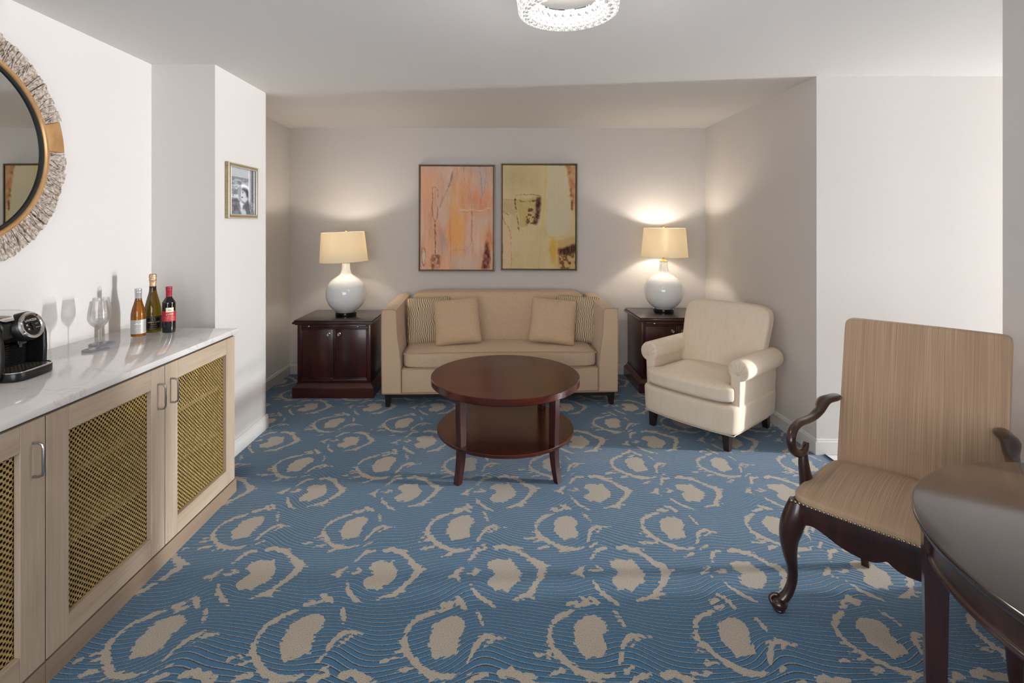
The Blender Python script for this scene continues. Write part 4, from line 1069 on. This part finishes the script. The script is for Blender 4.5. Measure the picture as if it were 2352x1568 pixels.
# throw pillows
def pillow(name, label, m, loc, rot, hw=.205, hh=.205, th=.075, group=None, seed=1):
    b = NB(); n = 30; rr = random.Random(seed); F, G = {}, {}
    ph = [rr.uniform(0, 6) for _ in range(4)]
    def base(u, v):
        # edges pulled in between the corners
        c_ = .05*abs(u*v)**9; x = u*hw*(1-.04*(1-v*v)*abs(u)**3-c_); z = v*hh*(1-.04*(1-u*u)*abs(v)**3-c_); return x, z
    for i in range(n+1):
        for j in range(n+1):
            u = math.sin((-1+2*i/n)*PI/2); v = math.sin((-1+2*j/n)*PI/2); x, z = base(u, v)
            h = th*((1-u**4)*(1-v**4))**.55*(1+.08*math.sin(3*u+ph[0])*math.sin(2.5*v+ph[1]))
            h *= 1+.05*math.sin(9*u*v+ph[2])
            h -= .010*math.exp(-((abs(u)-.9)**2/.01+(v-rr_s[seed % 3])**2/.004))
            F[i, j] = b.verts.new((x, -h, z))
            G[i, j] = F[i, j] if i in (0, n) or j in (0, n) else b.verts.new((x, h*.8, z))
    for i in range(n):
        for j in range(n):
            b.faces.new((F[i, j], F[i+1, j], F[i+1, j+1], F[i, j+1])); b.faces.new((G[i, j], G[i, j+1], G[i+1, j+1], G[i+1, j]))
    t = thing(name, label, 'pillow', loc, 0, group); t.rotation_euler = rot
    body = obj('cushion', b, m, t, 80)
    b = NB(); P_ = []
    for a in range(n): P_.append(base(math.sin((-1+2*a/n)*PI/2), -1))
    for a in range(n): P_.append(base(1, math.sin((-1+2*a/n)*PI/2)))
    for a in range(n): P_.append(base(-math.sin((-1+2*a/n)*PI/2), 1))
    for a in range(n): P_.append(base(-1, -math.sin((-1+2*a/n)*PI/2)))
    Q = [P_[0]]
    for p in P_[1:]:
        if math.hypot(p[0]-Q[-1][0], p[1]-Q[-1][1]) > .004: Q.append(p)
    tube(b, [(p[0], 0, p[1]) for p in Q], .0032, 6, closed=True, up=(0, 1, 0)); obj('piping', b, M['welt'], t)
    return t
rr_s = [.1, -.35, .3]
def PXY(x, y, Y): a = px2(x, y, Y); return (a[0], Y, a[1])
pillow('throw_pillow', 'wavy brown and cream striped pillow at the left end of the sofa', M['zebra'], PXY(986, 735, 4.545), (math.radians(-17), math.radians(-1), math.radians(12)), .198, .208, .06, 'striped pillows', 2)
pillow('throw_pillow', 'plain beige pillow leaning on the striped one, left side of sofa', M['pillow'], PXY(1050, 737, 4.40), (math.radians(-24), math.radians(-4.5), math.radians(5)), .198, .200, .065, 'plain pillows', 1)
pillow('throw_pillow', 'wavy brown and cream striped pillow at the right end of the sofa', M['zebra'], PXY(1325, 732, 4.575), (math.radians(-17), math.radians(1), math.radians(-12)), .198, .208, .06, 'striped pillows', 3)
pillow('throw_pillow', 'plain beige pillow leaning on the striped one, right side of sofa', M['pillow'], PXY(1270, 736, 4.42), (math.radians(-24), math.radians(5), math.radians(-6)), .198, .198, .065, 'plain pillows', 4)

# ------------------------------------------------------------------ end tables
def end_table(loc, rz, label):
    W_, D, HT = .70, .54, .665
    t = thing('end_table', label, 'end table', loc, rz, 'mahogany end tables')
    b = NB(); hw = W_/2
    box(b, -hw+.012, hw-.012, .002, D, HT-.012, HT, .004, 3); box(b, -hw, hw, -.008, D, HT-.032, HT-.012, .007, 3); box(b, -hw+.018, hw-.018, .012, D-.002, HT-.042, HT-.032, .003)
    obj('table_top', b, M['mahog_d'], t)
    b = NB(); ih = hw-.035
    box(b, -ih, ih, .04, D-.01, .125, HT-.042, .002)                      # core
    box(b, -ih, -ih+.03, .025, .05, .13, HT-.042, .002); box(b, ih-.03, ih, .025, .05, .13, HT-.042, .002)
    box(b, -ih+.03, ih-.03, .025, .05, .13, .155, .002); box(b, -ih+.03, ih-.03, .025, .05, .59, .598, .001)
    obj('body', b, M['mahog_v'], t)
    b = NB(); box(b, -ih+.034, ih-.034, .020, .048, .603, .621, .003); sl = obj('pull_out_shelf', b, M['mahog_h'], t)
    for x in (-.21, .21):
        b = NB(); lathe(b, [(.003, 0), (.003, .006), (.0075, .008), (.008, .012), (.005, .015), (0, .016)], 16); bmesh.ops.transform(b, matrix=Matrix.Translation((x, .020, .612)) @ Matrix.Rotation(PI/2, 4, 'X'), verts=b.verts); obj('knob', b, M['chrome'], sl)
    for s in (-1, 1):
        x0, x1 = (-ih+.032, -.0025) if s < 0 else (.0025, ih-.032)
        b = NB(); box(b, x0, x1, .030, .048, .158, .588, .001); 
        for (p0, p1, q0, q1) in ((x0, x1, .158, .166), (x0, x1, .580, .588), (x0, x0+.008, .166, .580), (x1-.008, x1, .166, .580)): box(b, p0, p1, .024, .032, q0, q1, .0025)
        dr = obj('door', b, M['mahog_v'], t)
        b = NB(); lathe(b, [(.013, 0), (.013, .002), (.006, .004), (.005, .012), (.012, .016), (.0145, .022), (.012, .027), (.006, .028), (.004, .026), (0, .026)], 24)
        bmesh.ops.transform(b, matrix=Matrix.Translation((s*.045, .030, .542)) @ Matrix.Rotation(PI/2, 4, 'X'), verts=b.verts); obj('knob', b, M['chrome'], dr)
    b = NB()
    box(b, -hw, hw, -.006, D+.004, 0, .088, .003); 
    pr = [(-hw, -.006), (hw, -.006), (hw, D+.004), (-hw, D+.004)]
    A = [b.verts.new((x, y, .088)) for x, y in pr]; B = [b.verts.new((x*.915, .022 if y < .1 else D-.006, .115)) for x, y in pr]; Cc = [b.verts.new((v.co.x, v.co.y, .128)) for v in B]
    for a, c in ((A, B), (B, Cc)):
        for i in range(4): b.faces.new((a[i], a[(i+1) % 4], c[(i+1) % 4], c[i]))
    b.faces.new(Cc)
    obj('plinth', b, M['mahog_h'], t, 0)
    return t
et = end_table((-1.420, 4.342, 0), 0, 'mahogany two-door end table to the left of the sofa')
dup_tree(et, (1.590, 4.470, 0), 0, 'mahogany two-door end table behind the cream armchair')

# ------------------------------------------------------------------ table lamps
def lamp(loc, label, dz, tilt):
    t = thing('table_lamp', label, 'lamp', loc, 0, 'white gourd table lamps')
    b = NB(); lathe(b, [(0, 0), (.092, 0), (.094, .004), (.094, .028), (.090, .033), (0, .033)], 48); obj('lamp_base', b, M['blackg'], t)
    b = NB(); pr = smooth_path([(.080, .033), (.090, .042), (.122, .066), (.152, .103), (.171, .147), (.178, .195), (.173, .242), (.155, .286), (.125, .322), (.086, .349), (.057, .370), (.043, .398), (.037, .43), (.037, .470), (.040, .474), (.030, .475)], 5)
    lathe(b, [(0, .033)]+pr+[(0, .475)], 56); obj('lamp_body', b, M['porcelain'], t, 60)
    b = NB(); lathe(b, [(.040, .475), (.040, .479), (.022, .486), (.012, .494), (.010, .505), (.012, .512), (.008, .52), (.008, .56)], 24, cap=True); obj('brass_fitting', b, M['brass'], t)
    b = NB(); lathe(b, smooth_path([(.006, .56), (.020, .575), (.030, .60), (.028, .625), (.014, .645), (0, .65)], 3), 20); obj('bulb', b, M['bulb'], t, 60)
    z0, z1 = .487+dz, .755+dz
    b = NB(); lathe(b, [(.213, z0), (.189, z1), (.1875, z1), (.2115, z0), (.213, z0)], 72)
    sh = obj('lamp_shade', b, M['shade'], t, 40); sh.rotation_euler = tilt
    b = NB(); z2 = z1-.012
    for k in range(3): a = 2*PI*k/3+.4; tube(b, [(0, 0, z2), (.187*math.cos(a), .187*math.sin(a), z2+.006)], .0018, 6)
    for s in (-1, 1): tube(b, [(0, s*.012, .52), (0, s*.05, .58), (0, s*.05, .66), (0, 0, z2)], .0018, 6)
    lathe(b, [(.003, 0), (.003, .014), (.009, .018), (.010, .024), (.006, .030), (0, .032)], 16, (0, 0, z2))
    obj('harp_and_finial', b, M['brass'], t)
    L = bpy.data.lights.new('lamp_light', 'POINT'); L.energy = 9; L.color = (1, .89, .78); L.shadow_soft_size = .035
    lo = bpy.data.objects.new('lamp_light', L); COL.objects.link(lo); lo.location = (loc[0], loc[1], loc[2]+.655+dz); 
    return t
lamp((-1.385, 4.60, .6652), 'white round ceramic lamp with cream shade on the end table left of the sofa', 0, (0, math.radians(-2.2), 0))
lamp((1.559, 4.78, .6652), 'white round ceramic lamp with brass neck on the end table behind the armchair', .034, (0, math.radians(.6), 0))

# ------------------------------------------------------------------ coffee table
t = thing('coffee_table', 'round mahogany coffee table with lower shelf in front of the sofa', 'coffee table', (.043, 3.235, 0), math.radians(0))
R_, HT = .472, .535
b = NB(); lathe(b, [(0, HT-.042), (R_-.004, HT-.042), (R_, HT-.038), (R_, HT-.003), (R_-.004, HT), (0, HT)], 96); obj('table_top', b, M['mahog_r'], t, 30)
b = NB(); lathe(b, [(0, .19), (.430, .19), (.432, .193), (.432, .207), (.430, .21), (0, .21)], 96); obj('shelf', b, M['mahog_r'], t, 30)
for a in (48, 132, 228, 312):
    b = NB(); a_ = math.radians(a+2)
    pr = smooth_path([(.425, HT-.042, .056), (.425, .38, .054), (.422, .26, .050), (.424, .16, .046), (.434, .08, .040), (.452, 0, .034)], 4)
    rings = []
    for r_, z, w_ in pr:
        rings.append([b.verts.new((r_-.02+dx_, dy_, z)) for dx_, dy_ in ((-w_*.45, -.019), (w_*.45, -.019), (w_*.45, .019), (-w_*.45, .019))])
    for A, B in zip(rings[:-1], rings[1:]):
        for i in range(4): b.faces.new((A[i], A[(i+1) % 4], B[(i+1) % 4], B[i]))
    b.faces.new(rings[0]); b.faces.new(rings[-1][::-1]); bmesh.ops.recalc_face_normals(b, faces=b.faces)
    bmesh.ops.transform(b, matrix=Matrix.Rotation(a_, 4, 'Z'), verts=b.verts)
    obj('leg', b, M['mahog_v'], t, 30)

# ------------------------------------------------------------------ cream armchair
TH = math.radians(-50)
t = thing('armchair', 'cream upholstered rolled-arm chair angled beside the sofa', 'armchair', (1.332, 3.554, 0), TH)
b = NB()
def base_fn(x, y, z):
    k = (z-.11)/.2
    bow = -.022*(1-(x/.34)**2) if y < .1 else 0
    return (x*(1+.035*k), y+bow, z)
pad(b, 0, .295, .208, .345, .345, .102, e=.09, n=20, fn=base_fn); base = obj('base', b, M['cream'], t, 60)
b = NB(); tube(b, smooth_path([(-.333, .50, .113), (-.333, .3, .113), (-.331, .02, .113), (-.30, -.035, .113), (0, -.062, .113), (.30, -.035, .113), (.331, .02, .113), (.333, .3, .113), (.333, .50, .113)], 6), .003, 6); obj('piping', b, M['creamwelt'], base)
b = NB()
def seat_fn(x, y, z):
    w_ = 1.0 if y < .03 else .80
    k = min(1, max(0, (y+.0)/.06)); w_ = 1.0-.19*k
    bow = -.020*(1-(x/.34)**2) if y < .1 else 0
    return (x*w_, y+bow, z)
pad(b, 0, .215, .375, .338, .285, .058, crown=(0, .0, .028), e=.16, n=26, fn=seat_fn); seat = obj('seat_cushion', b, M['cream'], t, 70)
for s in (-1, 1):
    b = NB(); n = 28; rings = []
    def sec(k):
        # teardrop arm section: round roll on top, panel below
        o = []
        for i in range(n):
            a = -PI*.42+i/(n-1)*PI*1.62
            o.append((.336+.072*math.cos(a), .530+.072*math.sin(a)))
        o += [(.284, .48), (.284, .36), (.29, .28), (.346, .28), (.351, .36), (.354, .45)]
        return o
    for y, sh in ((.018, .35), (.020, .14), (.028, .05), (.042, 0), (.25, 0), (.50, 0), (.57, 0), (.585, .05), (.59, .2)):
        rings.append([b.verts.new((s*(x+(.335-x)*sh), y, z+(.50-z)*sh*(1 if z > .46 else .25))) for x, z in sec(0)])
    for A, B in zip(rings[:-1], rings[1:]):
        m_ = len(A)
        for i in range(m_): b.faces.new((A[i], A[(i+1) % m_], B[(i+1) % m_], B[i]))
    b.faces.new(rings[0]); b.faces.new(rings[-1][::-1]); bmesh.ops.recalc_face_normals(b, faces=b.faces)
    arm = obj('arm', b, M['cream'], t, 50)
    b = NB()
    for k in range(7):
        a = PI*(-.15+1.15*k/6); p0 = (.336+.064*math.cos(a), .018, .530+.064*math.sin(a)); p1 = (.334, .0165, .500)
        pm = ((p0[0]+p1[0])/2+.006, .0165, (p0[2]+p1[2])/2)
        tube(b, [(s*p[0], p[1], p[2]) for p in smooth_path([p0, pm, p1], 4)], .0011, 4)
    obj('pleat', b, M['creamwelt'], arm)
b = NB()
def aback(x, y, z):
    k = max(0, (z-.36)/.52); lean = .145*k**1.15
    w_ = 1+.11*k
    roll = .016*max(0, (k-.80)/.2)**1.5 if y > .5 else 0
    return (x*w_+.012*k, y+lean+roll, z)
pad(b, 0, .440, .615, .300, .062, .272, crown=(0, .012, .006), e=.15, n=26, fn=aback); bk = obj('backrest', b, M['cream'], t, 70)
for sx in (-1, 1):
    for y in (.0, .583):
        b = NB(); taper_leg(b, sx*.275, y, .125, .052, .036, sx*.006, -.004 if y < .1 else .01); obj('leg', b, M['darkwood'], t, 0)

# ------------------------------------------------------------------ dining armchair
TH = math.radians(-46.5)
t = thing('dining_chair', 'open-arm dining chair in striped tan fabric with dark cabriole legs', 'dining chair', (1.296, 1.690, 0), TH)
# seat rail frame with scalloped front apron
b = NB(); half = [(0, .362), (.015, .353), (.04, .342), (.08, .340), (.13, .350), (.18, .372), (.215, .384), (.24, .380), (.262, .366), (.285, .352)]
lower = [(-x, z) for x, z in half[::-1]]+half[1:]
lower = smooth_path(lower, 4)
poly = [(-.292, .452)]+lower+[(.292, .452)]
poly = [(x, z) for x, z in poly]
prism(b, poly, .0, .026, 'y', .003); fr = obj('front_apron', b, M['walnut'], t, 40)
b = NB()
for s in (-1, 1):
    v = []
    pts = [(s*.296, .02), (s*.252, .47)]
    (xa, ya), (xb_, yb_) = pts
    q_ = [(xa, ya), (xa-s*.024, ya), (xb_-s*.024, yb_), (xb_, yb_)]
    if s > 0: q_ = q_[::-1]
    prism(b, q_, .375, .452, 'z', .002)
box(b, -.25, .25, .45, .474, .375, .452, .002)
obj('seat_frame', b, M['walnut'], t, 40)
b = NB()
def seatw(x, y, z):
    k = (y+.005)/.48; return (x*(1-.135*k), y, z)
pad(b, 0, .236, .465, .298, .243, .018, crown=(0, 0, .038), e=.13, n=26, fn=seatw); seat = obj('seat', b, M['stripe'], t, 70)
# nailheads along the front edge
b = NB(); lathe(b, smooth_path([(.0058, 0), (.0052, .0022), (.003, .0042), (0, .005)], 2), 12); bmesh.ops.transform(b, matrix=Matrix.Rotation(PI/2, 4, 'X'), verts=b.verts)
n0 = obj('nailhead', b, M['nail'], seat, 60); n0.location = (-.286, -.0035, .4565)
for k in range(1, 44):
    c = n0.copy(); COL.objects.link(c); c.parent = seat; c.location = (-.286+.0133*k, -.0035-(.003 if 3 < k < 40 else 0), .4565)
# upholstered back
b = NB()
def bb(x, y, z):
    k = (z-.44)/.63; return (x*(1+.02*k)+.014+.010*k, y+.125*k, z)
pad(b, 0, .470, .762, .258, .030, .310, crown=(0, .010, .004), e=.038, n=34, fn=bb); obj('backrest', b, M['stripe'], t, 60)
# open scrolled arms
for s in (-1, 1):
    P_ = [(.262, .500, .735, .020, .012), (.268, .455, .738, .024, .012), (.285, .405, .733, .024, .012), (.303, .350, .706, .018, .013), (.312, .290, .690, .0165, .013), (.318, .220, .692, .0165, .0135), (.322, .150, .700, .016, .014), (.325, .095, .693, .015, .015),
          (.325, .062, .662, .0145, .015), (.322, .068, .625, .014, .0145), (.318, .105, .597, .014, .0145), (.312, .150, .588, .014, .014), (.309, .182, .602, .012, .011), (.308, .190, .618, .009, .008)]
    P_ = [(x-(.018 if y < .38 else .004), y, z, a*1.18, c*1.15) for x, y, z, a, c in P_]
    P_ = smooth_path(P_, 5)
    b = NB(); tube(b, [(s*p[0], p[1], p[2]) for p in P_], [(p[3], p[4]) for p in P_], 14, up=(0, 0, 1)); arm = obj('arm', b, M['walnut'], t, 50)
    S_ = smooth_path([(.308, .170, .600, .012, .013), (.306, .165, .575, .016, .015), (.303, .165, .53, .022, .018), (.300, .172, .49, .030, .020), (.297, .182, .452, .042, .022), (.294, .186, .425, .044, .015), (.292, .188, .38, .036, .006)], 4)
    b = NB(); tube(b, [(s*(p[0]-.012), p[1], p[2]) for p in S_], [(p[4]*1.1, p[3]*1.1) for p in S_], 14, up=(0, 1, 0)); obj('arm_support', b, M['walnut'], t, 50)
# legs
for s in (-1, 1):
    C_ = smooth_path([(.272, .026, .450, .030), (.280, .020, .400, .040), (.292, .014, .350, .040), (.300, .016, .300, .033), (.302, .030, .240, .0255), (.300, .050, .180, .020), (.302, .058, .120, .0175), (.315, .048, .070, .018), (.334, .030, .040, .020)], 5)
    b = NB(); tube(b, [(s*p[0], p[1], p[2]) for p in C_], [p[3] for p in C_], 16, up=(0, 1, 0))
    lg = obj('leg', b, M['walnut'], t, 60)
    b = NB(); pad(b, s*.338, .024, .032, .030, .032, .024, e=.5, n=10); pad(b, s*.337, .026, .009, .020, .022, .009, e=.4, n=8)
    tube(b, smooth_path([(s*.352, .004, .030), (s*.364, .010, .046), (s*.356, .020, .058), (s*.340, .026, .060)], 4), [.008]*12+[.006], 8); obj('scroll_foot', b, M['walnut'], lg, 60)
    b = NB(); taper_leg(b, s*.170, .470, .43, .038, .028, -s*.004, .115); obj('leg', b, M['walnut'], t, 0)

# ------------------------------------------------------------------ round dining table
t = thing('dining_table', 'round dark wood dining table cut off at the lower right', 'dining table', (1.495, .975, 0), 0)
R_ = .543; HT = .78
b = NB(); lathe(b, smooth_path([(R_-.03, HT-.024), (R_-.008, HT-.023), (R_-.002, HT-.016), (R_, HT-.010), (R_-.001, HT-.003), (R_-.005, HT)], 2)+[(0, HT)], 128); obj('table_top', b, M['tabletop'], t, 30)
b = NB(); RA = R_-.031
lathe(b, [(RA, HT-.0235), (RA, HT-.088), (RA+.002, HT-.092), (RA+.006, HT-.094), (RA+.008, HT-.099), (RA+.006, HT-.104), (RA, HT-.106), (RA-.02, HT-.106), (RA-.02, HT-.0235)], 128); obj('apron', b, M['walnut'], t, 40)
for a in (147.0, 57.0, -33.0, -123.0):
    ar = math.radians(a); b = NB()
    rings = []
    for z, w_ in ((HT-.0245, .050), (HT-.11, .048), (.35, .040), (0, .028)):
        rings.append([b.verts.new((RA-.012+sx*w_/2, sy*w_/2, z)) for sx, sy in ((-1, -1), (1, -1), (1, 1), (-1, 1))])
    for A, B in zip(rings[:-1], rings[1:]):
        for i in range(4): b.faces.new((A[i], A[(i+1) % 4], B[(i+1) % 4], B[i]))
    b.faces.new(rings[0]); b.faces.new(rings[-1][::-1]); bmesh.ops.recalc_face_normals(b, faces=b.faces)
    bmesh.ops.transform(b, matrix=Matrix.Rotation(ar, 4, 'Z'), verts=b.verts)
    obj('leg', b, M['walnut'], t, 0)

# ------------------------------------------------------------------ crystal ceiling light
CX, CY = .268, 1.95; ZB = 2.300
t = thing('ceiling_light', 'crystal ring flush ceiling light, glowing bright white', 'ceiling light', (CX, CY, H), 0)
b = NB(); lathe(b, [(0, -.001), (.11, -.001), (.11, -.018), (.106, -.020), (0, -.020)], 48); obj('canopy', b, M['chrome'], t)
b = NB(); zt = ZB-H
lathe(b, [(.140, zt+.016), (.176, zt+.016), (.176, zt+.062), (.140, zt+.062), (.140, zt+.016)], 64); obj('led_band', b, M['led'], t, 0)
b = NB(); lathe(b, [(.128, zt+.066), (.190, zt+.066), (.190, zt+.072), (.128, zt+.072), (.128, zt+.066)], 64)
for k in range(3):
    a = 2*PI*k/3+2.6; tube(b, [(.10*math.cos(a), .10*math.sin(a), -.018), (.15*math.cos(a), .15*math.sin(a), zt+.070)], .004, 8)
obj('metal_frame', b, M['chrome'], t)
def prism_crystal(hx, hy, hz):
    b = NB(); r = bmesh.ops.create_cube(b, size=1)
    bmesh.ops.transform(b, matrix=Matrix.Diagonal((2*hx, 2*hy, 2*hz, 1)), verts=b.verts)
    bmesh.ops.bevel(b, geom=list(b.edges), offset=min(hx, hy)*.55, segments=1, affect='EDGES'); return b
for rad, n_, hx, hy, hz, zc_, tilt in ((.188, 34, .0065, .0155, .030, zt+.034, 8), (.132, 24, .0065, .0155, .026, zt+.036, -8), (.160, 30, .021, .0155, .0075, zt+.006, 0)):
    base_c = None
    for k in range(n_):
        a = 2*PI*k/n_
        if base_c is None: o = base_c = obj('crystal', prism_crystal(hx, hy, hz), M['crystal'], t, 0)
        else: o = base_c.copy(); COL.objects.link(o); o.parent = t
        o.location = (rad*math.cos(a), rad*math.sin(a), zc_); o.rotation_euler = (0, math.radians(tilt), a)
L = bpy.data.lights.new('ceiling_light_glow', 'POINT'); L.energy = 7; L.color = (1, .94, .9); L.shadow_soft_size = .10
lo = bpy.data.objects.new('ceiling_light_glow', L); COL.objects.link(lo); lo.location = (CX, CY, ZB-.06)
